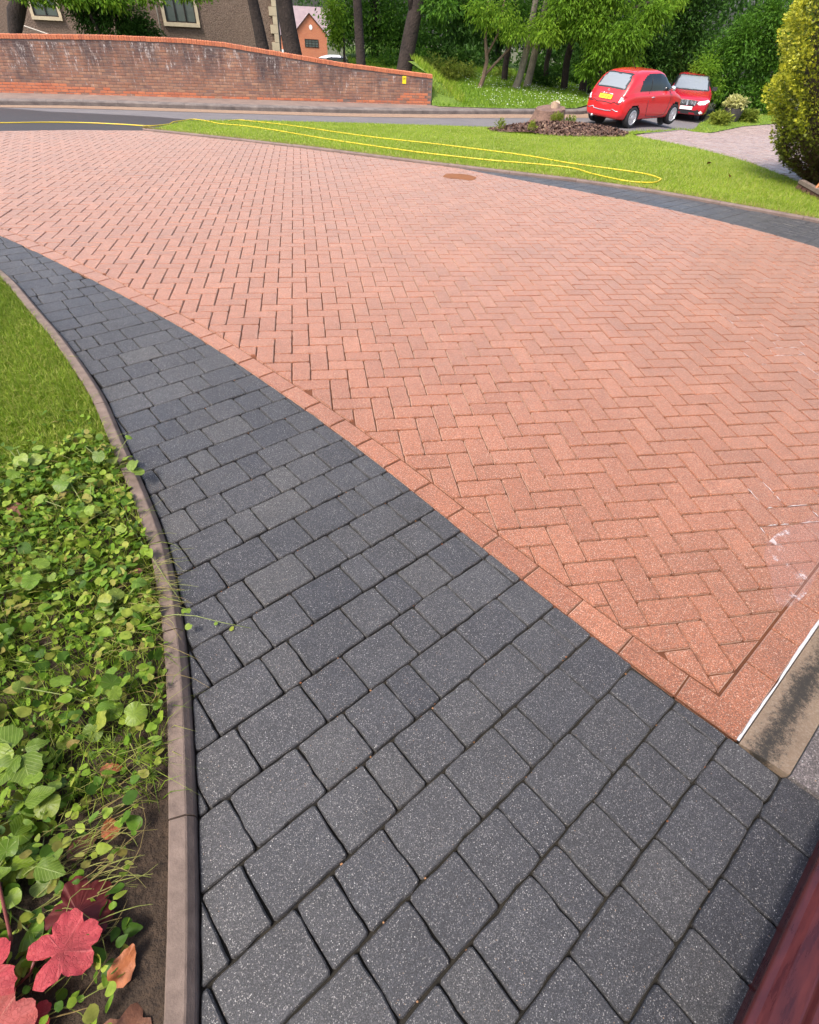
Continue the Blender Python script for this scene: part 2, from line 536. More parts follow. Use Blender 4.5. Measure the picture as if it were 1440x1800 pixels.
for _ in range(8):
    vf = slab(worn([(-.0967, -.0467), (.0967, -.0467), (.0967, .0467), (-.0967, .0467)], rng), .03, .0001, .0027, .0042)
    if vf: whole.append(mesh('brick', vf[0], vf[1], M['red_block']))
def slope(x, y):
    e = .05
    return (g(x + e, y) - g(x - e, y)) / (2 * e), (g(x, y + e) - g(x, y - e)) / (2 * e)
stuff = MB()
for n, (_, q, o, full, c) in enumerate(blocks):
    near = n < 300
    tx, ty = rng.normal(0, .004, 2); dz = rng.normal(0, .0009)
    if near and full:
        sx, sy = slope(*c)
        b = bpy.data.objects.new('brick', whole[rng.integers(len(whole))])
        nrm = Vector((-sx - tx, -sy - ty, 1)).normalized()
        xa = Vector((1, 0, 0)) if o == 0 else Vector((0, 1, 0))
        if rng.random() < .5: xa = -xa
        xa = (xa - nrm * xa.dot(nrm)).normalized(); ya = nrm.cross(xa)
        b.matrix_world = Matrix(((xa.x, ya.x, nrm.x, c[0]), (xa.y, ya.y, nrm.y, c[1]), (xa.z, ya.z, nrm.z, g(*c) + dz), (0, 0, 0, 1)))
        link(b); b.parent = drive
    elif near:
        s = slab(q, .03, .0039, .0030, .0045, g, (tx, ty), dz)
        if s: obj('brick', s[0], s[1], M['red_block'], drive)
    else:
        s = slab(q, .02, .0039, .0030, .0045, g, (tx, ty), dz)
        if s: stuff.add(s[0], s[1], 0, rng.random())
tag(stuff.build('block_paving', M['red_block'], drive), kind='stuff')

# border course along the grey path and header course along the threshold
def strip_blocks(line, d0, d1, step, start, parent, m, name='brick', smax=None, gap=.0036, lim=None):
    dt = arc_table(line); s = start; L = smax or dt[-1]
    while s < L:
        e = min(s + step, L)
        a0, a1 = along(line, dt, s), along(line, dt, e)
        t = Vector((a1[0] - a0[0], a1[1] - a0[1])).normalized(); nn = Vector((-t.y, t.x))
        q = [tuple(Vector(a0) + nn * d0), tuple(Vector(a1) + nn * d0), tuple(Vector(a1) + nn * d1), tuple(Vector(a0) + nn * d1)]
        if area(q) < 0: q = q[::-1]
        if lim:
            for b in lim: q = b.clip(q) if len(q) > 2 else q
        if len(q) > 2:
            sl_ = slab(q, .03, gap, .003, .0045, g, tuple(rng.normal(0, .004, 2)), rng.normal(0, .0007))
            if sl_: obj(name, sl_[0], sl_[1], m, parent)
        s = e
b_white = Bound([tuple(WHITE0 - WD * 2), tuple(WHITE0 + WD * 8)])
strip_blocks(BOUND, -.101, -.001, .2, .10, drive, M['red_block'], smax=7.4, lim=[b_white])
hl = [tuple(WHITE0 + WD * .055), tuple(WHITE0 + WD * 5.4)]
strip_blocks(hl, .001, .102, .2, 0.03, drive, M['red_block'])

# ------------------------------------------------------------------ grey paver path, courses and joints as laid
ROWS = {-6: [-1.276, -0.768], -5: [-1.386, -1.184, -1.027, -0.823], -4: [-1.541, -1.335, -1.235, -1.081, -0.93], -3: [-1.743, -1.595, -1.441, -1.29, -1.186, -0.98, -0.782], -2: [-2.012, -1.803, -1.702, -1.55, -1.339, -1.143, -1.043, -0.837], -1: [-1.959, -1.856, -1.65, -1.494, -1.393, -1.245, -1.092, -0.893, -0.734], 0: [-1.813, -1.608, -1.452, -1.3, -1.201, -1.0, -0.797], 1: [-1.712, -1.503, -1.351, -1.152, -1.051, -0.897], 2: [-1.757, -1.552, -1.453, -1.249, -1.102, -0.998, -0.851], 3: [-1.705, -1.604, -1.499, -1.348, -1.143, -1.046, -0.891, -0.753], 4: [-1.55, -1.445, -1.242, -1.095, -0.991, -0.801], 5: [-1.499, -1.299, -1.144, -0.944, -0.855], 6: [-1.55, -1.356, -1.254, -1.051, -0.902, -0.758], 7: [-1.455, -1.304, -1.102, -1.002, -0.852], 8: [-1.503, -1.353, -1.158, -1.053, -0.902, -0.757], 9: [-1.46, -1.312, -1.217, -1.015, -0.818], 10: [-1.377, -1.175, -0.975, -0.871], 11: [-1.332, -1.23, -1.083, -0.934, -0.785], 12: [-1.296, -1.145, -1.046, -0.851], 13: [-1.266, -1.065]}
PA = math.radians(31.5)
PD = Vector((math.cos(PA), math.sin(PA))); PN = Vector((-PD.y, PD.x))
N0, NP = .072, .1535
def rows_polys(k, joints, m0, m1, seed):
    r = random.Random(seed * 100 + k)
    L = [.1, .15, .2, .15, .2]
    j = list(joints)
    full = []
    for a, b in zip(j, j[1:]):
        full.append(a)
        gap_ = b - a
        while gap_ > .27:
            s = r.choice([.15, .2]); full.append(full[-1] + s); gap_ -= s
    full.append(j[-1])
    while full[0] > m0: full.insert(0, full[0] - r.choice(L))
    while full[-1] < m1: full.append(full[-1] + r.choice(L))
    n0, n1 = N0 + k * NP, N0 + (k + 1) * NP
    for a, b in zip(full, full[1:]):
        yield [tuple(PD * a + PN * n0), tuple(PD * b + PN * n0), tuple(PD * b + PN * n1), tuple(PD * a + PN * n1)]
p_kerb = Bound(KERB) if Bound(KERB).near((-1.2, -.3))[2] > 0 else Bound(list(reversed(KERB)))
p_bound = Bound(BOUND) if Bound(BOUND).near((-1.2, -.3))[2] > 0 else Bound(list(reversed(BOUND)))
kp = [p for p in KERB]; bp = [p for p in BOUND]
SLAB1 = WHITE0 - WN * .30
path_poly = kp + [p for p in reversed(bp) if p[1] > -.8] + [(-.237, -.806), (.6, -1.88)]
v, f = fill(path_poly, .5, -.0185)
path = tag(obj('path', v, f, M['joint_dark'], smooth=True), kind='structure')
# the courses run on to the house wall right of where the border ends
ext = list(BOUND)
TE = WHITE0 - WN * .0
p_bound = Bound(BOUND) if Bound(BOUND).near((-1.2, -.3))[2] > 0 else Bound(list(reversed(BOUND)))
n_p = 0
pav = []
for k in range(-8, 40):
    for q in rows_polys(k, ROWS.get(k, [-1.3 + random.Random(k).random() * .2]), -4.6, .6, 3):
        c = (sum(p[0] for p in q) / 4, sum(p[1] for p in q) / 4)
        if c[0] < -6.6: continue
        if c[1] < -.62: q = clip_half(q, (-.237, -.806), (-.789, -.614))
        elif len(q) > 2: q = p_bound.clip(q)
        if len(q) > 2: q = p_kerb.clip(q)
        if len(q) < 3 or abs(area(q)) < .0006: continue
        px = cam_px((c[0], c[1], g(*c)))
        pav.append((px[2], q))
pav.sort(key=lambda t: t[0])
rest = MB()
for n, (_, q) in enumerate(pav):
    dz_ = rng.normal(0, .0014); tl_ = tuple(rng.normal(0, .007, 2))
    q0 = inset(clean(q), .0023)
    s = slab(worn(q0, rng, .0013), .03, .0001, .0034, .0045, g, tl_, dz_) if n < 300 and len(q0) > 2 else None
    s = s or slab(q, .03, .0027, .0034, .0045, g, tl_, dz_, .006)
    if not s: continue
    if n < 300: obj('paver', s[0], s[1], M['grey_block'], path)
    else: rest.add(s[0], s[1], 0, rng.random())
if rest.v: tag(rest.build('paver_rows', M['grey_block'], path), kind='stuff')

# grey strip along the front lawn, same courses
sp = [p for p in SETT] ; ep = [p for p in EDGE if p[0] > .83]
v, f = fill(ep + list(reversed(sp)), .5, -.0165)
pavement = tag(obj('pavement', v, f, M['joint_dark'], smooth=True), kind='structure')
s_sett = Bound(SETT) if Bound(SETT).near((3.7, 4.4))[2] > 0 else Bound(list(reversed(SETT)))
s_edge = Bound(EDGE) if Bound(EDGE).near((3.7, 4.4))[2] > 0 else Bound(list(reversed(EDGE)))
nset = 0
for k in range(-16, 42):
    for q in rows_polys(k, [2.4 + .07 * (k % 3)], 1.5, 6.4, 5):
        c = (sum(p[0] for p in q) / 4, sum(p[1] for p in q) / 4)
        if c[1] < .4 or c[0] < .6: continue
        q = s_sett.clip(q)
        if len(q) > 2: q = s_edge.clip(q)
        if len(q) < 3 or abs(area(q)) < .001: continue
        s = slab(q, .03, .002, .0035, .0045, g, tuple(rng.normal(0, .004, 2)), rng.normal(0, .0008))
        if s: obj('paver', s[0], s[1], M['grey_block'], pavement)

# ------------------------------------------------------------------ kerbs
def kerb(line, prof_, joints, m, name='kerb', zfun=g):
    """stones swept along a line; prof_ = (offset to the left of the line, height)"""
    root = tag(empty(name, (line[0][0], line[0][1], zfun(*line[0]))), kind='structure')
    R = Vector(root.location)
    dt = arc_table(line)
    js = [0.] + [j for j in joints if 0 < j < dt[-1]] + [dt[-1]]
    for a, b in zip(js, js[1:]):
        n = max(2, int((b - a) / .12) + 1)
        a += .002; b -= .002
        v = []; k = len(prof_)
        jit = rng.normal(0, .0015)
        for i in range(n):
            s = a + (b - a) * i / (n - 1)
            p = along(line, dt, s); q0 = along(line, dt, s - .02); q1 = along(line, dt, s + .02)
            t = Vector((q1[0] - q0[0], q1[1] - q0[1])).normalized(); nn = Vector((-t.y, t.x))
            for o, h in prof_:
                w_ = Vector(p) + nn * o
                v.append((w_.x - R.x, w_.y - R.y, zfun(*w_) + h + jit - R.z))
        f = [(i * k + j, (i + 1) * k + j, (i + 1) * k + j + 1, i * k + j + 1) for i in range(n - 1) for j in range(k - 1)]
        f += [tuple(range(k)), tuple((n - 1) * k + j for j in range(k))[::-1]]
        o = obj('kerb_stone', v, f, m, root)
    return root
kt = arc_table(KERB)
def s_at(line, dt, p):
    return min(((math.dist(q, p), d) for q, d in zip(line, dt)))[1]
side = 1 if Bound(KERB).near((-2.2, -.3))[2] > 0 else -1
kprof = [(side * o, h) for o, h in ((.001, -.05), (.001, .014), (.004, .021), (.016, .038), (.020, .040), (.054, .041), (.058, .037), (.059, -.05))]
kj = [s_at(KERB, kt, p) for p in ((-1.77, -.77), (-1.85, -.28), (-1.93, .14), (-2.36, 1.08), (-2.86, 1.98), (-3.45, 2.88))]
kj += [kj[-1] + .62 * i for i in range(1, 11)] 
kerb(KERB, kprof, [kj[0] - .6] + kj, M['kerb_concrete'])
et = arc_table(EDGE)
sd = 1 if Bound(EDGE).near((4.5, 6.))[2] > 0 else -1
eprof = [(sd * o, h) for o, h in ((.001, -.05), (.001, .020), (.010, .034), (.045, .036), (.052, .030), (.053, -.05))]
kerb(EDGE, eprof, [.9 * i for i in range(1, 20)], M['edging_concrete'])

# ------------------------------------------------------------------ concrete threshold, sealant, slab, door sill
q_ = NT('threshold_concrete')
c_ = q_.mix(q_.ramp(q_.noise(7, 5, .7), [(.3, 0.), (.7, 1.)]), (.235, .165, .108), (.175, .12, .078))
c_ = q_.mix(q_.ramp(q_.noise(130, 4, .7), [(.45, 0.), (.62, .5)]), c_, (.30, .24, .175))
# grime lying along the middle of the ramp, wandering
sx_ = q_.n('ShaderNodeVectorMath', operation='DOT_PRODUCT'); q_.l(q_.P(), sx_.inputs[0]); sx_.inputs[1].default_value = (WN.x, WN.y, 0)
band_ = q_.math('ABSOLUTE', q_.math('ADD', sx_.outputs['Value'], -(WHITE0.dot(WN) - .062)))
blot_ = q_.math('SUBTRACT', q_.math('ADD', q_.noise(62, 7, .95), q_.math('MULTIPLY', q_.noise(6, 3), .28)), q_.math('MULTIPLY', band_, 4.5))
c_ = q_.mix(q_.ramp(blot_, [(.45, 0.), (.60, .95)]), c_, (.022, .02, .016))
q_.bump(q_.noise(160, 4, .7), .6, .003)
M['threshold_concrete'] = q_.set(c_, .75)
M['slab_concrete'] = block_material('slab_concrete', [(.13, .108, .10), (.15, .127, .118)], (.42, .37, .34), (.045, .038, .035), 300, .5, .75, 1.)

def flat_block(name, d0, d1, t0, t1, h0, h1, m, mats=None):
    """long block beside the house front; d = distance out from the sealant line (negative = to the house)"""
    q = [tuple(WHITE0 + WD * t0 + WN * d0), tuple(WHITE0 + WD * t1 + WN * d0), tuple(WHITE0 + WD * t1 + WN * d1), tuple(WHITE0 + WD * t0 + WN * d1)]
    if area(q) < 0: q = q[::-1]
    q = clip_half(q, (-.237, -.806), (.789, .614))
    n = len(q)
    def h(p):
        d = (Vector(p) - WHITE0).dot(WN)
        t = (d - d0) / (d1 - d0)
        return h0 + t * (h1 - h0)
    v = [(p[0], p[1], g(*p) - .06) for p in q] + [(p[0], p[1], g(*p) + h(p)) for p in q]
    f = [(k, (k + 1) % n, n + (k + 1) % n, n + k) for k in range(n)] + [tuple(range(n, 2 * n))]
    return obj(name, v, f, m)
o = flat_block('concrete_threshold', -.006, -.136, -.4, 5.4, .001, .012, M['threshold_concrete'])
tag(o, 'stained tan concrete threshold strip beside the white sealant line', 'threshold')
o = flat_block('concrete_slab', -.14, -.70, -.7, 5.4, .012, .02, M['slab_concrete'])
tag(o, 'rough grey concrete slab behind the stained threshold, at the photo edge', 'slab')
sm = MB()
N_ = 90
vv = []; ff = []
for i in range(N_ + 1):
    t = 4.6 * (i / N_) ** 1.6
    p = WHITE0 + WD * t
    wdt = .0012 + .0055 * abs(math.sin(t * 7.3 + 1)) * (0.4 + .6 * rng.random()) + (.002 if t > .3 else 0)
    for d, h in ((wdt, .0005), (wdt * .6, .0025), (-.0005, .003), (-.003, .001)):
        q = p + WN * d
        vv.append((q.x, q.y, g(q.x, q.y) + h))
ff = [(i * 4 + j, i * 4 + j + 1, (i + 1) * 4 + j + 1, (i + 1) * 4 + j) for i in range(N_) for j in range(3)]
o = obj('sealant_line', vv, ff, M['sealant'], smooth=True)
tag(o, 'thin white sealant line between red bricks and concrete threshold', 'sealant')

# soapy water left on the blocks by the threshold
q_ = NT('soapy_water')
fo_ = q_.ramp(q_.noise(7, 6, .72), [(.56, 0.), (.64, .75)])
q_.set(q_.mix(fo_, (.55, .30, .25), (.85, .82, .83)), q_.ramp(fo_, [(0, .06), (1, .5)]))
al_ = q_.math('MAXIMUM', q_.math('MULTIPLY', fo_, .7), .20)
q_.l(al_, q_.p.inputs['Alpha'])
M['soapy_water'] = q_.m
def puddle(name, c, rx, ry, m, h, n=40, wob=.25, rz=0., seed=1):
    r = np.random.default_rng(seed)
    ph = r.uniform(0, 6.28, 4); am = r.uniform(.3, 1, 4)
    v = [(0, 0, 0)]
    for k in range(n):
        a = 2 * math.pi * k / n
        s = 1 + wob * sum(am[i] * math.sin((i + 2) * a + ph[i]) for i in range(4)) / 2.2
        x, y = rx * s * math.cos(a), ry * s * math.sin(a)
        v.append((x * math.cos(rz) - y * math.sin(rz), x * math.sin(rz) + y * math.cos(rz), 0))
    v = [(c[0] + x, c[1] + y, g(c[0] + x, c[1] + y) + h) for x, y, _ in v]
    f = [(0, 1 + k, 1 + (k + 1) % n) for k in range(n)]
    return obj(name, v, f, m)
o = puddle('soapy_puddle', (.47, -.165), .30, .10, M['soapy_water'], .0035, rz=.56, wob=.3, seed=4)
tag(o, 'pale soapy puddle on red bricks beside the white sealant line', 'puddle')
def foam_patch(c, n, spread, seed):
    """dried soap lying in the joints between the blocks"""
    r = np.random.default_rng(seed); mb = MB()
    ed = []
    for q, o in cells:
        m_ = np.mean(q, axis=0)
        if math.hypot((m_[0] - c[0]) / spread[0], (m_[1] - c[1]) / spread[1]) < 2.2:
            for k in range(4): ed.append((q[k], q[(k + 1) % 4]))
    for k in r.permutation(len(ed))[:n]:
        a, b = (Vector(p) for p in ed[k])
        t0 = r.uniform(0, .5); t1 = t0 + r.uniform(.2, .5); d = (b - a).normalized(); nn = Vector((-d.y, d.x))
        st_ = []
        for j in range(7):
            p = a + (b - a) * (t0 + (t1 - t0) * j / 6); w_ = r.uniform(.0012, .0034) * math.sin(math.pi * (j + .5) / 7)
            for e in (-1, 1):
                u_ = p + nn * (w_ * e + r.normal(0, .0004)); st_.append((u_.x, u_.y, g(u_.x, u_.y) - .0012 + (.0016 if w_ > .0022 else 0)))
        mb.add(st_, [(2 * j, 2 * j + 1, 2 * j + 3, 2 * j + 2) for j in range(6)])
    return tag(mb.build('soap_foam', M['foam'], smooth=True), kind='stuff')
for k, (px_, py_, n, sp_, lab) in enumerate([
        (1.62, 1.62, 26, (.14, .22), 'thin white soap foam in red block joints, mid right of the driveway'),
        (2.55, 2.62, 22, (.20, .25), 'thin white soap foam in red block joints near the grey strip'),
        (1.75, .95, 24, (.2, .22), 'thin white soap foam in red block joints at the photo edge'),
        (.62, .02, 14, (.12, .10), 'white soap foam in red block joints beside the soapy puddle')]):
    foam_patch((px_, py_), n, sp_, 30 + k)

q_ = NT('dark_red_wood')
g_ = q_.n('ShaderNodeVectorMath', operation='DOT_PRODUCT'); q_.l(q_.P(), g_.inputs[0]); g_.inputs[1].default_value = (WD.x * .12, WD.y * .12, 0)
cb_ = q_.n('ShaderNodeCombineXYZ'); q_.l(g_.outputs['Value'], cb_.inputs[0])
g2_ = q_.n('ShaderNodeVectorMath', operation='DOT_PRODUCT'); q_.l(q_.P(), g2_.inputs[0]); g2_.inputs[1].default_value = (WN.x, WN.y, .8)
q_.l(g2_.outputs['Value'], cb_.inputs[1])
n_ = q_.noise(55, 6, .7, cb_.outputs[0])
c_ = q_.mix(q_.ramp(n_, [(.35, 0.), (.65, 1.)]), (.040, .008, .010), (.095, .018, .016))
q_.bump(n_, .15, .002)
M['dark_red_wood'] = q_.set(c_, q_.ramp(n_, [(.3, .22), (.7, .38)]))
# the house front stands behind the camera: a wall with the doorway the sill belongs to
M['house_brick'] = mottled('house_brick', (.30, .13, .08), (.22, .10, .065), 5, .9, .4, 40, .01)
mb = MB()
for t0, t1, z0, z1 in ((-6, -1.35, -.1, 5.2), (.35, 7, -.1, 5.2), (-1.35, .35, 2.1, 5.2)):
    c = WHITE0 + WD * ((t0 + t1) / 2) + WN * -.90
    mb.box((c.x, c.y, (z0 + z1) / 2), (t1 - t0, .30, z1 - z0), math.atan2(WD.y, WD.x))
tag(mb.build('unseen_house_wall', M['house_brick']), kind='structure')  # out of view, put in to keep skylight off the nearest paving
SILL0 = Vector((-.29, -1.122))
SD = Vector((math.cos(math.radians(33.2)), math.sin(math.radians(33.2)))); SN = Vector((-SD.y, SD.x))
prof_s = [(-.020, -.02), (-.020, .080), (-.006, .090), (.000, .102), (-.003, .113), (-.014, .120), (-.030, .121), (-.072, .128), (-.074, .134), (-.078, .146), (-.086, .150), (-.20, .156), (-.20, -.02)]
v = []
for t in (-1.1, 1.6):
    for d, h in prof_s:
        p = SILL0 + SD * t + SN * d
        v.append((p.x, p.y, h))
k = len(prof_s)
f = [(j, j + 1, k + j + 1, k + j) for j in range(k - 1)] + [tuple(range(k))[::-1], tuple(range(k, 2 * k))]
o = obj('door_sill', v, f, M['dark_red_wood'])
tag(o, 'glossy dark red wooden door sill at the corner of the grey path', 'door sill')
bv = o.modifiers.new('bevel', 'BEVEL'); bv.width = .004; bv.segments = 2; bv.limit_method = 'ANGLE'

# orange sand left on the far side of the driveway
q_ = NT('orange_sand')
n_ = q_.noise(16, 6, .75)
q_.set(q_.mix(q_.ramp(n_, [(.35, 0.), (.65, 1.)]), (.27, .10, .028), (.17, .062, .02)), .85)
q_.l(q_.ramp(n_, [(.30, .45), (.5, .95)]), q_.p.inputs['Alpha'])
M['orange_sand'] = q_.m
o = puddle('sand_patch', (.645, 6.56), .19, .24, M['orange_sand'], .0025, wob=.22, rz=.5, seed=8)
tag(o, 'orange brown sandy patch on red blocks by the lawn edge', 'sand')

# ------------------------------------------------------------------ road, far kerb, verges
q_ = NT('asphalt')
wetx = q_.n('ShaderNodeSeparateXYZ'); q_.l(q_.P(), wetx.inputs[0])
# run-off from the washed driveway: wet tarmac on the left, soft ragged edge
we_ = q_.math('ADD', q_.math('ADD', q_.math('MULTIPLY', wetx.outputs[0], -.22), q_.math('MULTIPLY', q_.math('ABSOLUTE', q_.math('ADD', wetx.outputs[1], -13.1)), -.42)), q_.math('MULTIPLY', q_.noise(.7, 5, .6), .9))
wet_ = q_.ramp(we_, [(.22, 0.), (.34, 1.)])
base_ = q_.mix(q_.ramp(q_.noise(60, 4, .8), [(.35, 0.), (.65, 1.)]), (.105, .095, .098), (.16, .145, .145))
base_ = q_.mix(q_.ramp(q_.noise(1.3, 5, .7), [(.45, 0.), (.7, .5)]), base_, (.19, .17, .16))
base_ = q_.mix(wet_, base_, (.045, .040, .040))
q_.bump(q_.noise(120, 3), .6, .006)
M['asphalt'] = q_.set(base_, q_.mix(wet_, (.85,) * 3, (.5,) * 3))
near = [(-14, 6.5), (-8.6, 8.0), (-7.2, 9.15), (-6.09, 9.93), (-5.11, 10.50), (-4.14, 10.78), (-3.95, 11.6), (-3.88, 14.0), (-2.87, 15.1), (-.32, 15.9), (2.87, 16.4), (6.3, 16.7), (8.2, 16.8), (10.2, 17.85), (12.2, 19.8), (14.9, 23.2), (17.0, 26.5), (20, 33), (24, 42)]
FARK = [(-14, 17.6), (-10.4, 19.0), (-8.2, 19.55), (-6.7, 19.75), (-3.56, 19.9), (0, 20.2), (2.97, 20.7), (6.06, 21.4), (9.0, 22.0), (11, 23.6), (12.6, 26), (15, 31), (18, 42)]
v, f = ruled(near, FARK, 110, 26, -.03)
tag(obj('road', v, f, M['asphalt'], smooth=True), kind='structure')
# leaf litter gutter
v, f = ruled(offset(FARK, -.75)[:10], offset(FARK, -.02)[:10], 60, 4, -.022)
q_ = NT('gutter_dirt')
c_ = q_.mix(q_.ramp(q_.noise(9, 6, .8), [(.35, 0.), (.65, 1.)]), (.20, .125, .085), (.30, .20, .13))
q_.set(c_, .95); q_.bump(q_.noise(60, 4), .7, .01)
M['gutter_dirt'] = q_.m
tag(obj('gutter', v, f, M['gutter_dirt'], smooth=True), kind='structure')
M['kerb_stone_grey'] = mottled('kerb_stone_grey', (.20, .165, .145), (.085, .07, .065), 3.5, .9, .6, 40, .01)
kf = smooth_line(FARK, .3, 3)
rk = [(o, h) for o, h in ((0, -.05), (.0, .06), (.02, .085), (.30, .10), (.33, .09), (.34, -.05))]
kerb(kf, rk, [.95 * i for i in range(1, 40)], M['kerb_stone_grey'])
# strip of rough paving at the foot of the wall
v, f = ruled(offset(kf, .34), [(x, y + 2.6) for x, y in kf], 90, 4, .04)
M['pathway'] = mottled('pathway', (.22, .16, .13), (.14, .10, .085), 2.5, .95, .6, 40, .01)
tag(obj('pavement', v, f, M['pathway'], smooth=True), kind='structure')

# neighbour's block drive, own blocks
D2 = [(5.55, 6.45), (5.97, 7.21), (6.35, 8.6), (6.62, 10.4), (6.83, 12.6), (7.1, 14.0), (8.0, 15.6), (9.6, 17.2), (11.2, 18.9), (12.6, 20.4), (14.9, 22.3), (17.2, 23.9), (19.8, 25.0), (24, 26), (26, 18), (18, 8), (9, 4.2)]
v, f = fill(D2, .8, -.012)
d2 = tag(obj('driveway', v, f, M['joint_sand'], smooth=True), kind='structure')
P2 = np.array(D2)
stuff = MB()
ca, sa = math.cos(.42), math.sin(.42)
cents = []
for j in range(-40, 190):
    for i in range(-30, 120):
        u_, w_ = i * .2 + (j % 2) * .1, j * .1
        cents.append((4.0 + u_ * ca - w_ * sa, 2.5 + u_ * sa + w_ * ca))
cents = np.array(cents)
ok = inside(D2, cents)
for c in cents[ok]:
    px = cam_px((c[0], c[1], g(*c)))
    if not (1080 < px[0] < 1560): continue
    q = [(c[0] + a * ca - b * sa, c[1] + a * sa + b * ca) for a, b in ((-.1, -.05), (.1, -.05), (.1, .05), (-.1, .05))]
    s = slab(q, .015, .004, .006, .005, g, tuple(rng.normal(0, .012, 2)), rng.normal(0, .002))
    stuff.add(s[0], s[1], 0, rng.random())
tag(stuff.build('block_paving', M['old_block'], d2), kind='stuff')

# verge between the neighbour's drive and the road
VERGE = [(7.45, 14.95), (8.05, 15.65), (9.6, 17.2), (11.2, 18.9), (12.65, 20.42), (14.9, 22.28), (17.2, 23.88), (19.8, 24.98), (24, 26.0)]
VTOP = [(7.65, 15.9), (8.5, 16.75), (10.2, 18.0), (12.2, 20.1), (13.9, 22.2), (15.4, 24.3), (18.1, 27), (21, 28.5), (26, 30)]
gb = lambda x, y: g(x, y)
v, f = ruled(VERGE, VTOP, 40, 8, .02)
tag(obj('verge', v, f, M['bank_grass'], smooth=True), kind='structure')

# ------------------------------------------------------------------ lawns
LAWN = offset([p for p in EDGE], sd * .055)
LAWN = [p for p in LAWN if p[1] > 1.0]
ltop = [(-3.99, 11.2), (-3.93, 12.0), (-3.84, 13.9), (-2.85, 15.0), (-.32, 15.8), (2.87, 16.3), (6.3, 16.6), (8.0, 16.6), (7.6, 15.4), (7.08, 14.0), (6.80, 12.6), (6.58, 10.4), (6.3, 8.6), (5.92, 7.2), (5.7, 6.4), (7.5, 4.6), (8.2, 2.0), (6.5, 1.0)]
LAWNP = LAWN + ltop
def gl(x, y): return g(x, y) + .0
v, f = fill(LAWNP, .4, .012)
tag(obj('lawn', v, f, M['lawn_base'], smooth=True), kind='structure')
KS = side
KLEFT = offset(KERB, KS * .062)
i_bed = min(range(len(KLEFT)), key=lambda i: math.dist(KLEFT[i], (-2.20, .62)))
LL = [p for p in KLEFT[i_bed:]] + [(-9, 6.0), (-9, -1), (-4.0, .2), (-2.9, .25)]
v, f = fill(LL, .25, .024)
tag(obj('lawn', v, f, M['lawn_base'], smooth=True), kind='structure')
BED = [p for p in KLEFT[:i_bed + 1]] + [(-2.9, .25), (-4.0, .2), (-5, -1.0), (-4.5, -2.6), (-1.75, -2.6)]
def zbed(x, y): return .016 + .012 * math.sin(x * 9 + y * 5) * math.sin(y * 11 - x * 3)
v, f = fill(BED, .035, 0., zbed)
v = [(x, y, z + rng.normal(0, .004)) for x, y, z in v]
tag(obj('flower_bed_soil', v, f, M['soil'], smooth=True), kind='structure')
BANKP = [(3.5, 21.9), (6.06, 22.1), (9.0, 22.7), (10.5, 24.2), (12.0, 26.6), (13.5, 31), (10, 40), (1, 40), (1, 24.2), (3.36, 22.2)]
def zbank(x, y): return g(x, y) + .055 + .05 * max(0, y - 22.2) * (1 - .6 * sst((x - 6) / 6))
v, f = fill(BANKP, .5, 0., zbank)
tag(obj('lawn', v, f, M['bank_grass'], smooth=True), kind='structure')

def blades(name, P, zf, hmin, hmax, wid, m, parent=None, lean=.5, seed=1, seg=1):
    r = np.random.default_rng(seed)
    n = len(P); h = r.uniform(hmin, hmax, n); a = r.uniform(0, 2 * np.pi, n); b = r.uniform(0, 2 * np.pi, n)
    z0 = np.array([zf(x, y) for x, y in P])
    ln = np.abs(r.normal(0, lean, n)) * h
    dx, dy = np.cos(a) * wid / 2, np.sin(a) * wid / 2
    lx, ly = np.cos(b) * ln, np.sin(b) * ln
    base = np.c_[P[:, 0], P[:, 1], z0]
    if seg == 1:
        v = np.empty((n, 3, 3))
        v[:, 0] = base + np.c_[dx, dy, 0 * dx]; v[:, 1] = base - np.c_[dx, dy, 0 * dx]
        v[:, 2] = base + np.c_[lx, ly, h]
        f = np.arange(3 * n).reshape(n, 3); k = 1
        faces = f
    else:
        v = np.empty((n, 5, 3))
        v[:, 0] = base + np.c_[dx, dy, 0 * dx]; v[:, 1] = base - np.c_[dx, dy, 0 * dx]
        mid = base + np.c_[lx * .35, ly * .35, h * .62]
        v[:, 2] = mid - np.c_[dx, dy, 0 * dx] * .8; v[:, 3] = mid + np.c_[dx, dy, 0 * dx] * .8
        v[:, 4] = base + np.c_[lx, ly, h * (1 - .25 * (ln / h) ** 2).clip(.4, 1)]
        o = np.arange(n)[:, None] * 5
        faces = None
        q = (o + np.array([[0, 1, 2, 3]])).tolist(); t = (o + np.array([[3, 2, 4]])).tolist()
        faces = [x for p in zip(q, t) for x in p]; k = 2
    tint = np.repeat(r.random(n), k)
    o = obj(name, v.reshape(-1, 3).tolist(), faces.tolist() if seg == 1 else faces, m, parent, tint=tint)
    return tag(o, kind='stuff')
def scatter(poly, n, seed, dens=None):
    r = np.random.default_rng(seed)
    p = np.array(poly); lo, hi = p.min(0), p.max(0)
    out = np.empty((0, 2))
    while len(out) < n:
        q = r.uniform(lo, hi, (n * 2, 2)); q = q[inside(poly, q)]
        if dens is not None: q = q[r.random(len(q)) < dens(q)]
        out = np.r_[out, q]
    return out[:n]
def seen(P, z=0., pad=60):
    X = np.c_[P, np.full(len(P), z) if np.isscalar(z) else z] - np.array(CAM)
    Z = X @ np.array(_f); u = 720 + 935.7 * (X @ np.array(_r)) / Z; w_ = 900 + 935.7 * (X @ np.array(_d)) / Z
    return (Z > .1) & (u > -pad) & (u < 1440 + pad) & (w_ > -pad) & (w_ < 1800 + pad)
P = scatter(LL, 150000, 11, lambda q: (q[:, 0] > -4.6) & (q[:, 1] < 4.2)); P = P[seen(P, .03, 120)]
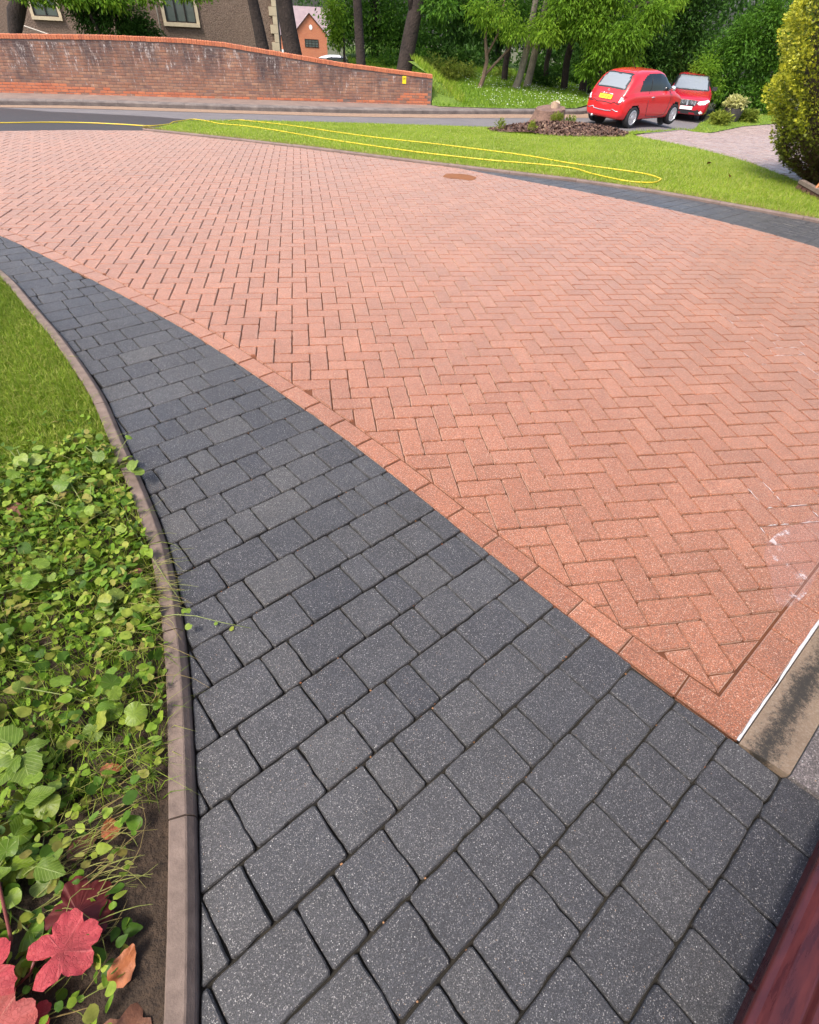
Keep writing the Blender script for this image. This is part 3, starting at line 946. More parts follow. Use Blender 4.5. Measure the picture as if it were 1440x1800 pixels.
blades('lawn_grass', P[:52000], lambda x, y: .022 + g(x, y), .018, .052, .0030, M['grass_near'], seg=2, lean=.8, seed=2)
P = scatter(LAWNP, 230000, 12, lambda q: np.clip(7.5 / np.maximum(4.5, np.hypot(q[:, 0] - CAM.x, q[:, 1] - CAM.y)), 0, 1) ** 2)
P = P[seen(P, -.4, 60)]
blades('lawn_grass', P[:120000], lambda x, y: g(x, y) + .01, .02, .05, .007, M['grass_front'], lean=.8, seed=3)
le = np.array([along(LAWN, arc_table(LAWN), s) for s in rng.uniform(0, 17, 9000)]); le += rng.normal(0, .035, le.shape)
blades('lawn_edge_grass', le[inside(LAWNP, le)], lambda x, y: g(x, y) + .01, .03, .075, .007, M['straw'], lean=1.0, seed=5)
P = scatter(BANKP, 26000, 13, lambda q: (q[:, 1] < 32)); 
blades('bank_grass', P, lambda x, y: zbank(x, y), .05, .13, .03, M['grass_bank'], lean=.8, seed=6)
VP = VERGE + VTOP[::-1]
P = scatter(VP, 9000, 14)
blades('verge_grass', P, lambda x, y: g(x, y) + .015, .03, .09, .016, M['grass_front'], lean=.8, seed=7)
# daisies on the far bank: many, too small to tell apart
dm = MB()
for x, y in scatter(BANKP, 520, 15, lambda q: (q[:, 1] < 29) & (q[:, 0] > 5.5)):
    z = zbank(x, y) + rng.uniform(.08, .13); s = rng.uniform(.016, .03)
    dm.add([(x + s * math.cos(k * 1.05), y + s * math.sin(k * 1.05), z + .004 * (k % 2)) for k in range(6)], [tuple(range(6))])
M['petal'] = plain('petal', (.8, .8, .74), .6)
tag(dm.build('daisies', M['petal']), kind='stuff')

# ------------------------------------------------------------------ retaining wall
W0 = Vector((-14.0, 20.95)); W1 = Vector((3.30, 22.27))
WLEN = (W1 - W0).length; WU = (W1 - W0) / WLEN; WF = Vector((WU.y, -WU.x))          # WF faces the road
WZ = -1.46
_tops = [(-14, .04), (-10.6, .08), (-7.2, .17), (-4.9, .175), (-3.6, .12), (-2.3, -.01), (.2, -.27), (3.3, -.49)]
def wtop(u):
    x = W0.x + WU.x * u
    for (a, za), (b, zb) in zip(_tops, _tops[1:]):
        if x <= b or b == 3.3: return za + (zb - za) * (x - a) / (b - a)
q_ = NT('old_brick')
r_ = q_.rnd()
c_ = q_.ramp(r_, [(0, (.31, .145, .085)), (.35, (.25, .12, .08)), (.7, (.36, .19, .115)), (1, (.20, .105, .08))])
st_ = q_.n('ShaderNodeVectorMath', operation='MULTIPLY'); q_.l(q_.P(), st_.inputs[0]); st_.inputs[1].default_value = (1.5, 1.5, .38)
dk_ = q_.noise(1.05, 6, .72, st_.outputs[0])
zz_ = q_.n('ShaderNodeSeparateXYZ'); q_.l(q_.P(), zz_.inputs[0])
hi_ = q_.math('MULTIPLY_ADD', zz_.outputs[2], .16, .13)
c_ = q_.mix(q_.ramp(q_.math('ADD', dk_, hi_), [(.47, 0.), (.68, .85)]), c_, (.055, .04, .042))
wh_ = q_.noise(7, 6, .85, st_.outputs[0])
c_ = q_.mix(q_.ramp(q_.math('ADD', wh_, q_.math('MULTIPLY', hi_, .35)), [(.57, 0.), (.68, .75)]), c_, (.62, .56, .52))
q_.bump(q_.noise(70, 4), .5, .006)
M['old_brick'] = q_.set(c_, .9)
q_ = NT('fresh_brick')
c_ = q_.ramp(q_.rnd(), [(0, (.46, .135, .06)), (.5, (.52, .175, .08)), (1, (.40, .12, .06))])
c_ = q_.mix(q_.ramp(q_.noise(6, 5, .7), [(.5, 0.), (.75, .5)]), c_, (.26, .12, .09))
q_.bump(q_.noise(70, 4), .4, .005)
M['fresh_brick'] = q_.set(c_, .85)
M['mortar'] = mottled('mortar', (.20, .15, .13), (.12, .09, .08), 3, .95, .5, 60, .004)
wall = tag(empty('brick_wall', (W0.x, W0.y, WZ), math.atan2(WU.y, WU.x)), 'long weathered brick retaining wall with sloping orange brick coping', 'wall')
# mortar core, local coordinates: x along, -y to the road
cv = []; cf = []
us = [WLEN * i / 60 for i in range(61)]
for u_ in us:
    t = wtop(u_) - WZ - .105
    cv += [(u_, 0, 0), (u_, 0, t), (u_, .215, t), (u_, .215, 0)]
for i in range(60):
    for j in range(3): cf.append((i * 4 + j, i * 4 + j + 1, (i + 1) * 4 + j + 1, (i + 1) * 4 + j))
cf += [(3, 2, 1, 0), tuple(240 + j for j in range(4))]
obj('mortar', cv, [f[::-1] for f in cf], M['mortar'], wall)
def brickmesh(m, L=.2150, H=.065, D=.03):
    s = slab([(-L / 2, -H / 2), (L / 2, -H / 2), (L / 2, H / 2), (-L / 2, H / 2)], D, .0, .005, .004)
    v = [(x, -z, y) for x, y, z in s[0]]                # lie in the wall face
    return mesh('brick', v, s[1], m)
bm_old, bm_new = brickmesh(M['old_brick']), brickmesh(M['fresh_brick'])
wb = []
for c in range(22):
    z0 = .005 + c * .075
    u_ = (c % 2) * .1125 + .11
    while u_ < WLEN - .10:
        x = W0.x + WU.x * u_
        zt = min(wtop(u_ - .1), wtop(u_ + .1)) - WZ - .108
        if z0 + .068 < zt:
            fresh = (c <= 2 and x < 4 and rng.random() < .93) or (c in (3, 4) and x < -7.2) or (c == 5 and x < -8.6) or (c == 3 and -6.9 < x < -4.6) or (c <= 5 and x > 2.0 and rng.random() < .5)
            if fresh and rng.random() < .06: fresh = False
            p = W0 + WU * u_
            wb.append((math.dist((p.x, p.y, WZ + z0), CAM) + (0 if cam_px((p.x, p.y, WZ + z0))[0] > -20 else 50), u_, z0 + .0375, fresh))
        u_ += .225
wb.sort()
rest = [MB(), MB()]
for n, (_, u_, z_, fresh) in enumerate(wb):
    y = -.004 + rng.normal(0, .0015)
    if n < 300:
        o = inst('brick', bm_new if fresh else bm_old, wall, (u_, y, z_), (0, rng.normal(0, .004), 0))
    else:
        me = bm_new if fresh else bm_old
        rest[fresh].add([(v.co.x + u_, v.co.y + y, v.co.z + z_) for v in me.vertices], [tuple(p.vertices) for p in me.polygons], int(fresh), rng.random())
for k, m in ((0, M['old_brick']), (1, M['fresh_brick'])):
    rest[k].m = [0] * len(rest[k].f)
    tag(rest[k].build('brickwork', m, wall), kind='stuff')
cs = slab([(-.0335, -.125), (.0335, -.125), (.0335, .125), (-.0335, .125)], .104, 0, .006, .006)
cmesh = mesh('coping_brick', cs[0], cs[1], M['fresh_brick'])
n = 0; u_ = .04
while u_ < WLEN:
    dz = (wtop(u_ + .1) - wtop(u_ - .1)) / .2
    o = inst('coping_brick', cmesh, wall, (u_, .105, wtop(u_) - WZ + rng.normal(0, .002)), (0, -math.atan(dz), rng.normal(0, .01)))
    u_ += .0752 / math.sqrt(1 + dz * dz); n += 1
# hydrant plate
hp = W0 + WU * ((2.28 - W0.x) / WU.x) + WF * .012
M['yellow_sign'] = plain('yellow_sign', (.85, .66, .02), .45)
M['black_print'] = plain('black_print', (.02, .02, .02), .6)
sg = empty('hydrant_sign', (hp.x, hp.y, -.655), math.atan2(WU.y, WU.x))
tag(sg, 'small yellow hydrant plate with a letter H near the end of the brick wall', 'sign')
mb = MB(); mb.box((0, 0, 0), (.13, .008, .21)); mb.build('plate', M['yellow_sign'], sg)
mb = MB(); mb.box((-.024, -.006, .035), (.010, .003, .075)); mb.box((.024, -.006, .035), (.010, .003, .075)); mb.box((0, -.006, .035), (.04, .003, .010))
mb.build('letter_h', M['black_print'], sg)

# ground kept up behind the wall
def zgard(x, y):
    u_ = max(0, min(WLEN, (Vector((x, y)) - W0).dot(WU)))
    d = (Vector((x, y)) - W0).dot(-WF)
    t = wtop(u_) - .13
    return t + (-1.15 - t) * sst((d - .6) / 5) - .10 * max(0, y - 36)
v, f = ruled([tuple(W0 + WU * -16 - WF * .2), tuple(W1 - WF * .2)], [(-34, 60), (2, 60)], 40, 40, 0, zgard)
tag(obj('garden_ground', v, f, M['ground_soil'], smooth=True), kind='structure')
def zside(x, y): return zbank(x, y) - .03 + .74 * sst((4.75 - x) / 1.45) * sst((y - 22.0) / 1.1)
v, f = ruled([(3.32, 22.1), (3.32, 23.2), (3.0, 26)], [(4.9, 22.2), (5.0, 24), (5.2, 26)], 30, 14, 0, zside)
tag(obj('bank', v, f, M['bank_grass'], smooth=True), kind='structure')
pb = scatter([(3.32, 22.45), (4.7, 22.7), (5.2, 27), (3.2, 27)], 2600, 21)
blades('bank_grass', pb, zside, .08, .24, .03, M['grass_front'], lean=.7, seed=22)

# ------------------------------------------------------------------ houses
M['pebbledash'] = NT('pebbledash')
q_ = M['pebbledash']
c_ = q_.mix(q_.ramp(q_.noise(17, 5, .95), [(.38, 0.), (.62, 1.)]), (.105, .068, .05), (.25, .18, .135))
c_ = q_.mix(q_.ramp(q_.noise(.8, 4), [(.35, 0.), (.7, .35)]), c_, (.11, .075, .06))
q_.bump(q_.noise(20, 3), 1., .04)
M['pebbledash'] = q_.set(c_, .95)
M['cream_stone'] = mottled('cream_stone', (.55, .46, .31), (.44, .36, .25), 4, .85, .4, 60, .005)
M['dark_frame'] = plain('dark_frame', (.02, .014, .012), .4)
q_ = NT('window_glass'); M['window_glass'] = q_.set((.09, .11, .10), .06); q_.p.inputs['Specular IOR Level'].default_value = .9
M['roof_slate'] = mottled('roof_slate', (.20, .15, .16), (.28, .21, .21), 1.2, .9, .5, 8, .03)
M['orange_brick'] = None
q_ = NT('orange_brick')
bt_ = q_.n('ShaderNodeTexBrick'); q_.l(q_.scaled((1, 1, 1)), bt_.inputs['Vector'])
cx_ = q_.n('ShaderNodeCombineXYZ'); sp_ = q_.n('ShaderNodeSeparateXYZ'); q_.l(q_.P(), sp_.inputs[0])
q_.l(q_.math('ADD', sp_.outputs[0], sp_.outputs[1]), cx_.inputs[0]); q_.l(sp_.outputs[2], cx_.inputs[1]); q_.l(cx_.outputs[0], bt_.inputs['Vector'])
bt_.inputs['Scale'].default_value = 1.; bt_.inputs['Brick Width'].default_value = .225; bt_.inputs['Row Height'].default_value = .075; bt_.inputs['Mortar Size'].default_value = .008
bt_.inputs['Color1'].default_value = (.50, .155, .06, 1); bt_.inputs['Color2'].default_value = (.42, .12, .05, 1); bt_.inputs['Mortar'].default_value = (.45, .27, .18, 1)
M['orange_brick'] = q_.set(q_.mix(q_.ramp(q_.noise(1.5, 5), [(.4, 0.), (.8, .4)]), bt_.outputs['Color'], (.36, .11, .06)), .9)
M['white_paint'] = plain('white_paint', (.78, .78, .76), .5)
M['pipe'] = plain('pipe', (.42, .36, .30), .5)

def win(parent, cx, y, z0, w_, h_, lights, surround=.13, rows=1, fr=.045):
    """window in a wall facing -y; frame is a part, panes sub-parts, surround its own part"""
    if surround:
        mb = MB()
        mb.box((cx - w_ / 2 - surround / 2, y - .02, z0 + h_ / 2), (surround, .10, h_))
        mb.box((cx + w_ / 2 + surround / 2, y - .02, z0 + h_ / 2), (surround, .10, h_))
        mb.box((cx, y - .04, z0 - surround / 2), (w_ + 2 * surround, .14, surround))
        mb.box((cx, y - .022, z0 + h_ + surround / 2), (w_ + 2 * surround, .10, surround))
        mb.build('window_surround', M['cream_stone'], parent)
    mb = MB()
    mb.box((cx, y - .01, z0 + fr / 2), (w_, .07, fr)); mb.box((cx, y - .01, z0 + h_ - fr / 2), (w_, .07, fr))
    for i in range(lights + 1):
        mb.box((cx - w_ / 2 + fr / 2 + i * (w_ - fr) / lights, y - .012, z0 + h_ / 2), (fr, .07, h_ - 2 * fr))
    for k in range(1, rows):
        mb.box((cx, y - .008, z0 + k * h_ / rows), (w_ - 2 * fr, .05, fr * .5))
    fo = mb.build('window', M['dark_frame'], parent)
    for i in range(lights):
        p = MB(); p.box((cx - w_ / 2 + fr / 2 + (i + .5) * (w_ - fr) / lights, y + .012, z0 + h_ / 2), ((w_ - fr) / lights - fr, .012, h_ - 2 * fr))
        p.build('pane', M['window_glass'], fo)
    return fo
ho = empty('pebbledash_house', (0, 0, 0))
tag(ho, 'brown pebbledash house with cream window surrounds behind the retaining wall', 'house')
mb = MB()
mb.box((-5.2, 34.2, 2.4), (6.2, 4.2, 8.0)); mb.build('wall', M['pebbledash'], ho)
mb = MB()
mb.box((-13.5, 38.1, 2.4), (11.2, 4.2, 8.0)); mb.build('wall', M['pebbledash'], ho)
qz = -1.6; qi = 0
while qz < 5:
    h_ = .30; mb = MB(); wq = .34 if qi % 2 else .20
    mb.box((-2.09 - wq / 2, 32.09, qz + h_ / 2), (wq, .05 + .22, h_ - .012)); mb.build('quoin', M['cream_stone'], ho)
    qz += h_; qi += 1
win(ho, -6.28, 32.09, .10, 1.28, 1.35, 3)
win(ho, -13.05, 35.98, -.10, 1.10, 1.25, 2)
mb = MB(); mb.tube([(-7.22, 31.98, -1.5), (-7.22, 31.98, 4)], .035, 8); mb.build('downpipe', M['pipe'], ho, smooth=True)
mb = MB(); v = [(-8.6, 31.7, 6.4), (-1.8, 31.7, 6.4), (-1.8, 34.2, 8.6), (-8.6, 34.2, 8.6), (-8.6, 36.6, 6.4), (-1.8, 36.6, 6.4)]
mb.add(v, [(0, 1, 2, 3), (3, 2, 5, 4)]); mb.add([(-19.5, 35.6, 6.4), (-8, 35.6, 6.4), (-8, 38.1, 8.6), (-19.5, 38.1, 8.6), (-19.5, 40.6, 6.4), (-8, 40.6, 6.4)], [(0, 1, 2, 3), (3, 2, 5, 4)])
mb.build('roof', M['roof_slate'], ho)
mb = MB(); mb.tube([(-13.75, 33.0, -.18), (-11.9, 32.6, -.62)], .03, 6); o = mb.build('garden_pole', M['pipe'], None)
tag(o, 'thin pale pole leaning in the shaded garden below the left house window', 'pole')

rh = tag(empty('orange_brick_house', (0, 105, 0)), 'orange brick house with gable and slate roof seen between two trunks', 'house')
mb = MB()   # gabled bay, faces -y
gx0, gx1, ga, gb_ = -1.55, 3.25, .83, -1.28
mb.add([(gx0, 0, -12), (gx1, 0, -12), (gx1, 0, -3.5), (ga, 0, gb_), (gx0, 0, -3.5)] + [(gx0, 5, -12), (gx1, 5, -12), (gx1, 5, -3.5), (ga, 5, gb_), (gx0, 5, -3.5)],
       [(0, 1, 2, 3, 4), (5, 9, 8, 7, 6), (0, 4, 9, 5), (1, 6, 7, 2)])
mb.box((-3.2, 3.2, -8), (4.6, 4, 8.2)); mb.build('wall', M['orange_brick'], rh)
mb = MB()
mb.add([(gx0 - .25, -.25, -3.62), (ga, -.25, gb_ + .12), (ga, 5, gb_ + .12), (gx0 - .25, 5, -3.62)], [(0, 1, 2, 3)])
mb.add([(gx1 + .25, -.25, -3.62), (gx1 + .25, 5, -3.62), (ga, 5, gb_ + .12), (ga, -.25, gb_ + .12)], [(0, 1, 2, 3)])
mb.add([(-6.5, .9, -3.75), (4.5, .9, -3.75), (4.5, 5, -.62), (-6.5, 5, -.62)], [(0, 1, 2, 3)]); mb.build('roof', M['roof_slate'], rh)
win(rh, .98, -.02, -4.95, 2.0, .92, 4, 0, 3, .07)
win(rh, -2.72, 1.17, -4.95, .55, .9, 1, 0, 2, .07)
mb = MB(); mb.add([(.98 + .25 * math.cos(k * .785), -.04, -2.72 + .3 * math.sin(k * .785)) for k in range(8)], [tuple(range(8))]); mb.build('round_plaque', M['white_paint'], rh)
mb = MB(); mb.box((-2.9, 1.0, -5.6), (1.6, .5, .35)); mb.build('porch_ledge', M['white_paint'], rh)
# brick house glimpsed low between the thin trees
bh = tag(empty('low_brick_house', (0, 0, 0)), 'low red brick building glimpsed through the thin trees', 'house')
mb = MB(); mb.box((12.5, 47, -4.4), (9, 4, 3.6)); mb.build('wall', M['orange_brick'], bh)
mb = MB(); mb.add([(7.6, 44.6, -2.65), (17.4, 44.6, -2.65), (17.4, 47, -2.2), (7.6, 47, -2.2)], [(0, 1, 2, 3)]); mb.build('roof', M['dark_frame'], bh)
win(bh, 10.4, 44.98, -3.9, .9, 1.0, 2, 0); win(bh, 13.2, 44.98, -3.9, .9, 1.0, 2, 0)

# ------------------------------------------------------------------ trees and shrubs
def leafcloud(clumps, L, seed, droop=.5, wr=.42):
    """clumps: (x, y, z, rx, ry, rz, n) leaves in the outer part of each clump -> verts, faces, tint"""
    r = np.random.default_rng(seed)
    V = []; T = []
    for (x, y, z, rx, ry, rz, n) in clumps:
        n = int(n * 1.35)
        d = r.normal(size=(n, 3)); d /= np.linalg.norm(d, axis=1)[:, None]
        rad = r.random(n) ** .45 * (1 + r.normal(0, .10, n))
        sub = r.integers(0, 26, n)                      # twigs: leaves bunch together
        tw = r.normal(size=(26, 3)); tw /= np.linalg.norm(tw, axis=1)[:, None]
        d = np.where(r.random(n)[:, None] < .6, tw[sub] * .8 + d * .34, d)
        c = np.array([x, y, z]) + d * rad[:, None] * np.array([rx, ry, rz])
        out = d + r.normal(0, .55, (n, 3)); out[:, 2] -= droop
        out /= np.linalg.norm(out, axis=1)[:, None]
        nr = r.normal(0, .55, (n, 3)); nr[:, 2] += 1
        sd_ = np.cross(out, nr); sd_ /= np.linalg.norm(sd_, axis=1)[:, None] + 1e-9
        l = L * r.uniform(.6, 1.25, n)[:, None]
        up = np.cross(sd_, out)
        q = np.stack([c, c + out * l * .5 + sd_ * l * wr * .5 + up * l * .1, c + out * l, c + out * l * .5 - sd_ * l * wr * .5 + up * l * .1], 1)
        V.append(q.reshape(-1, 3)); T.append(np.clip(.5 * r.random() + .5 * r.random(n), 0, .999))
    V = np.concatenate(V); T = np.concatenate(T)
    F = np.arange(len(V)).reshape(-1, 4)
    return V.tolist(), F.tolist(), T
M['bark_dark'] = mottled('bark_dark', (.022, .015, .012), (.050, .034, .027), 3, .95, 1., 14, .05)
M['bark_brown'] = mottled('bark_brown', (.12, .075, .05), (.20, .135, .09), 5, .95, 1., 22, .03)
M['bark_grey'] = mottled('bark_grey', (.10, .085, .065), (.20, .17, .12), 5, .95, 1., 18, .03)
M['leaf_dark'] = leafmat('leaf_dark', [(.026, .07, .010), (.044, .11, .015), (.065, .15, .020)], .4)
M['leaf_mid'] = leafmat('leaf_mid', [(.04, .11, .012), (.08, .19, .018), (.13, .27, .026)], .45)
M['leaf_light'] = leafmat('leaf_light', [(.11, .23, .018), (.18, .33, .024), (.28, .42, .035)], .5)
M['leaf_yellow'] = leafmat('leaf_yellow', [(.19, .23, .03), (.27, .31, .045), (.14, .21, .03)], .4)
def tree(name, label, trunk, rad, limbs, clumps, leaf, bark, L=.15, seed=1, group=None, cat='tree', droop=.5, wr=.42):
    b = Vector(trunk[0])
    o = tag(empty(name, b), label, cat, group)
    mb = MB(); mb.tube([Vector(p) - b for p in trunk], rad, 10)
    for pts, rr in limbs: mb.tube([Vector(p) - b for p in pts], rr, 6)
    mb.build('trunk', M[bark], o, smooth=True)
    if clumps:
        V, F, T = leafcloud(clumps, L, seed, droop, wr)
        V = (np.array(V) - np.array(b)).tolist()
        obj('crown', V, F, M[leaf], o, tint=T)
    return o
GT = 'dark trunked trees behind the wall'
tree('tree', 'dark trunk leaning left just in front of the house corner', [(-2.55, 27, -1.2), (-2.63, 27, -.4), (-2.72, 27, .35), (-2.82, 27, 1.05), (-3.0, 27, 4), (-3.1, 27, 8)], [.30, .25, .22, .20, .17, .10],
     [([(-3.0, 27, 3.6), (-4.2, 26.4, 5), (-5.2, 26, 5.6)], [.09, .06, .03])], [(-3.6, 26.6, 6.2, 2.6, 2.4, 1.8, 1500), (-5.2, 26.3, 4.2, 1.3, 1.2, .8, 500)], 'leaf_mid', 'bark_dark', .22, 41, GT)
tree('tree', 'thickest dark trunk, left of the orange gable', [(-1.42, 27, -1.3), (-1.48, 27, -.5), (-1.58, 27, .3), (-1.66, 27, 1.1), (-1.8, 27, 4), (-1.9, 27, 9)], [.42, .37, .33, .31, .26, .14],
     [([(-1.75, 27, 3.4), (-.6, 26.6, 5), (.6, 26.4, 6)], [.12, .08, .03])], [(-1.2, 26.6, 7.2, 3.0, 2.6, 2.0, 1800)], 'leaf_mid', 'bark_dark', .22, 42, GT)
tree('tree', 'slim straight dark trunk in the middle of the leafy gap', [(1.24, 27, -1.4), (1.22, 27, -.69), (1.15, 27, .4), (1.10, 27, 1.23), (1.1, 27, 4), (1.0, 27, 8)], [.22, .20, .18, .17, .15, .09],
     [], [(1.2, 26.8, 6.4, 2.2, 2.2, 1.6, 1300)], 'leaf_mid', 'bark_dark', .22, 43, GT)
tree('tree', 'dark trunk leaning right behind the hydrant sign', [(2.9, 27, -1.5), (3.0, 27, -.81), (3.17, 27, .1), (3.34, 27, .85), (3.47, 27, 1.34), (3.75, 27, 4), (4.0, 27, 8)], [.36, .32, .30, .29, .22, .18, .10],
     [([(3.3, 27, .75), (3.1, 26.9, 1.5), (2.5, 26.8, 3)], [.14, .09, .04])], [(3.9, 26.4, 6.6, 2.8, 2.4, 1.8, 1500), (4.3, 26.3, 1.25, .9, .6, .45, 260)], 'leaf_mid', 'bark_dark', .2, 44, GT)
tree('shrub', 'deep green leafy shrub mass behind the slim dark trunks', [(2.4, 32.5, -1.6), (2.4, 32.5, 1.5), (2.4, 32.5, 3)], [.2, .15, .05], [],
     [(.9, 32, .75, 1.1, 1.0, 1.3, 2400), (2.4, 32.4, .6, 1.5, 1.2, 2.0, 3200), (3.9, 32, .1, 1.4, 1.2, 1.8, 2900), (2.2, 32, 3.0, 2.6, 1.4, 1.6, 2600), (5.0, 32.3, 1.6, 1.3, 1.2, 1.7, 2000), (2.8, 30.4, -1.0, 1.2, .7, .7, 1600), (4.2, 30.2, -.9, 1.0, .7, .7, 1500)], 'leaf_mid', 'bark_dark', .17, 45, cat='shrub')
tree('yellow_shrub', 'yellow green leafy shrub beside the orange gable', [(.75, 30, -1.4), (.75, 30, .2)], [.08, .03], [], [(.45, 30, .15, .35, .35, .62, 900), (.35, 30, .85, .5, .4, .5, 600)], 'leaf_light', 'bark_dark', .13, 46, cat='shrub')
tree('conifer_shrub', 'black green bushy shrub in shade before the left house', [(-8.3, 29, -1.3), (-8.3, 29, 1)], [.12, .05], [([(-8.8, 28.6, -.9), (-9.2, 28.4, .8)], [.07, .05])],
     [(-8.4, 29, .3, 1.35, .9, 1.1, 4200), (-7.4, 29, -.1, .7, .6, .5, 1500), (-9.4, 29.1, .6, .8, .7, .9, 1500)], 'leaf_dark', 'bark_dark', .14, 47, cat='shrub')
tree('tree', 'leaning dark trunk far left with drooping green branches', [(-12.1, 29, -1.2), (-12.22, 29, -.3), (-11.95, 29, .25), (-11.65, 29, .63), (-11.2, 29, 3), (-11, 29, 6)], [.26, .24, .30, .26, .2, .1],
     [([(-11.5, 29, 1.6), (-9.8, 28, 1.7), (-8.2, 27.4, 1.2)], [.08, .06, .03])],
     [(-10.9, 28.2, .95, 1.1, .6, .42, 800), (-9.5, 28.0, .95, 1.2, .6, .45, 900), (-8.0, 27.8, .95, .9, .6, .5, 700), (-6.9, 28.2, 1.05, .8, .6, .4, 500), (-5.2, 28.4, 1.15, .9, .5, .32, 450), (-11, 28.6, 5, 3, 2.5, 2, 1300), (-7.5, 28, 4.2, 2.6, 2.2, 1.2, 900), (-15.5, 27.5, 7.5, 3.6, 3.0, 2.4, 3000), (-13.5, 26.5, 6, 2.6, 2.4, 1.6, 1600)], 'leaf_light', 'bark_dark', .17, 48, GT)  # last two clumps are out of frame, added to shade the left house
# right of the wall
GS = 'thin trees on the grass bank'
def zb(x, y): return zbank(x, y) - .1
tree('thin_tree', 'forked thin pale trunk leaning on the grass bank', [(5.95, 26, -1.6), (5.98, 26, -1.35), (6.15, 26, -.85), (6.22, 26, -.3), (6.05, 26, .4), (6.0, 26, 1.6), (6.2, 26, 3.4)], [.13, .105, .085, .075, .06, .045, .03],
     [([(6.2, 26, -.75), (6.6, 26, -.35), (7.05, 25.9, .1), (7.3, 25.8, 1.0)], [.055, .05, .04, .025]), ([(6.15, 26, -.2), (6.5, 25.9, .5), (6.6, 25.8, 1.6)], [.05, .045, .03])],
     [(6.3, 25.7, 1.1, .9, .7, .6, 900), (7.1, 25.5, .65, .7, .6, .45, 650), (5.6, 25.6, 1.2, .6, .5, .5, 420), (6.4, 25.6, 2.9, 1.5, 1.2, .9, 900)], 'leaf_light', 'bark_brown', .145, 51, GS, droop=.9, wr=.34)
tree('thin_tree', 'short dark stem furthest back on the grass bank', [(7.75, 28.2, -1.5), (7.7, 28.2, -.6), (7.75, 28.2, .6), (7.9, 28, 3)], [.15, .13, .11, .06], [],
     [(7.6, 27.6, 1.1, 1.1, .8, .6, 1200), (7.8, 27.6, 2.8, 1.6, 1.2, .9, 900)], 'leaf_mid', 'bark_dark', .15, 52, GS, droop=.7, wr=.36)
tree('thin_tree', 'stout grey trunk in the middle of the bank trees', [(7.5, 26.2, -1.6), (7.62, 26.2, -1.25), (7.78, 26.2, -.7), (7.9, 26.2, .2), (8.0, 26.2, 3)], [.20, .16, .14, .13, .09],
     [([(7.85, 26.2, 0), (8.5, 25.9, .8), (9.2, 25.6, 1.4)], [.06, .045, .03])],
     [(8.3, 25.4, .75, .95, .7, .55, 1100), (8.9, 25.3, 1.5, 1.0, .7, .6, 1000), (8.4, 25.6, 3, 1.7, 1.3, 1, 900)], 'leaf_light', 'bark_grey', .15, 53, GS, droop=.9, wr=.34)
tree('thin_tree', 'mottled bark trunk beside the dark gap', [(8.32, 27, -1.7), (8.4, 27, -1.3), (8.5, 27, -.4), (8.6, 27, .6), (8.8, 27, 3)], [.19, .16, .15, .14, .09], [],
     [(9.2, 26.2, .9, .9, .7, .55, 1000), (9.3, 26.3, 2.8, 1.6, 1.2, 1, 900)], 'leaf_mid', 'bark_grey', .15, 54, GS, droop=.8, wr=.36)
for (x, y, s, h_, lab, sd_) in ((10.15, 27.2, .16, -.3, 'dark stem under the hanging leaves, left of the red hatchback', 55), (10.95, 27, .17, -.2, 'dark leaning stem nearest the red hatchback', 56), (9.4, 27.6, .12, -.4, 'slim dark stem in the deepest shade behind the bank', 57)):
    tree('thin_tree', lab, [(x, y, -2.1), (x + .05, y, -1.2), (x - .05, y, h_), (x + .1, y, 3)], [s * 1.2, s, s * .9, s * .6], [], [(x + .3, y - .4, 2.6, 1.5, 1.2, 1.0, 700)], 'leaf_mid', 'bark_dark', .15, sd_, GS, droop=.8)
tree('chestnut_tree', 'bright broad tree with hanging pale green leaves left of the red cars', [(11.2, 26.4, -2.0), (11.2, 26.4, 0), (11.3, 26.4, 2.5), (11.4, 26.4, 6)], [.24, .2, .17, .08],
     [([(11.2, 26.4, .9), (10, 25.4, 1.5), (8.6, 25, 1.7)], [.08, .06, .03]), ([(11.2, 26.4, 1.2), (12.4, 25.6, 1.7), (13.2, 25.2, 1.6)], [.08, .06, .03])],
     [(9.9, 25.2, .95, 1.0, .7, .55, 1500), (10.6, 25.0, .25, .8, .6, .55, 1300), (11.4, 24.9, .7, 1.0, .7, .65, 1600), (11.9, 25.0, -.15, .6, .5, .45, 800), (10.2, 25.2, -.35, .5, .45, .35, 500), (12.3, 25.1, 1.35, .9, .7, .55, 1200), (10.6, 25.3, 1.7, 1.1, .8, .6, 1300), (9.2, 25.3, 1.9, 1.0, .8, .5, 900), (11.0, 25.2, -.75, .55, .4, .25, 420), (13.1, 25.4, 1.8, .7, .6, .35, 500), (11, 25.6, 4, 2.6, 2, 1.5, 1400)], 'leaf_light', 'bark_dark', .17, 61, droop=1.0, wr=.34)
tree('shrub', 'low rounded shrub in the shade left of the chestnut leaves', [(9.55, 27.6, -2.0), (9.55, 27.6, -1)], [.05, .03], [], [(9.5, 27.5, -1.0, .55, .5, .5, 900), (8.95, 27.9, -.9, .4, .4, .5, 500)], 'leaf_dark', 'bark_dark', .13, 62, cat='shrub')
tree('shrub', 'yellow flecked shrub at the end of the retaining wall', [(5.1, 27.4, -1.5), (5.1, 27.4, -.7)], [.05, .03], [], [(5.0, 27.2, -.75, .55, .5, .38, 900), (5.9, 28, -.8, .5, .5, .35, 600), (4.3, 27.5, -.55, .45, .4, .35, 500)], 'leaf_yellow', 'bark_dark', .11, 63, cat='shrub')
tree('shrub', 'pale yellow shrub between the bank stems', [(8.0, 29.6, -1.5), (8.0, 29.6, -.9)], [.05, .03], [], [(7.9, 29.5, -1.05, .6, .5, .4, 700)], 'leaf_yellow', 'bark_dark', .12, 64, cat='shrub')
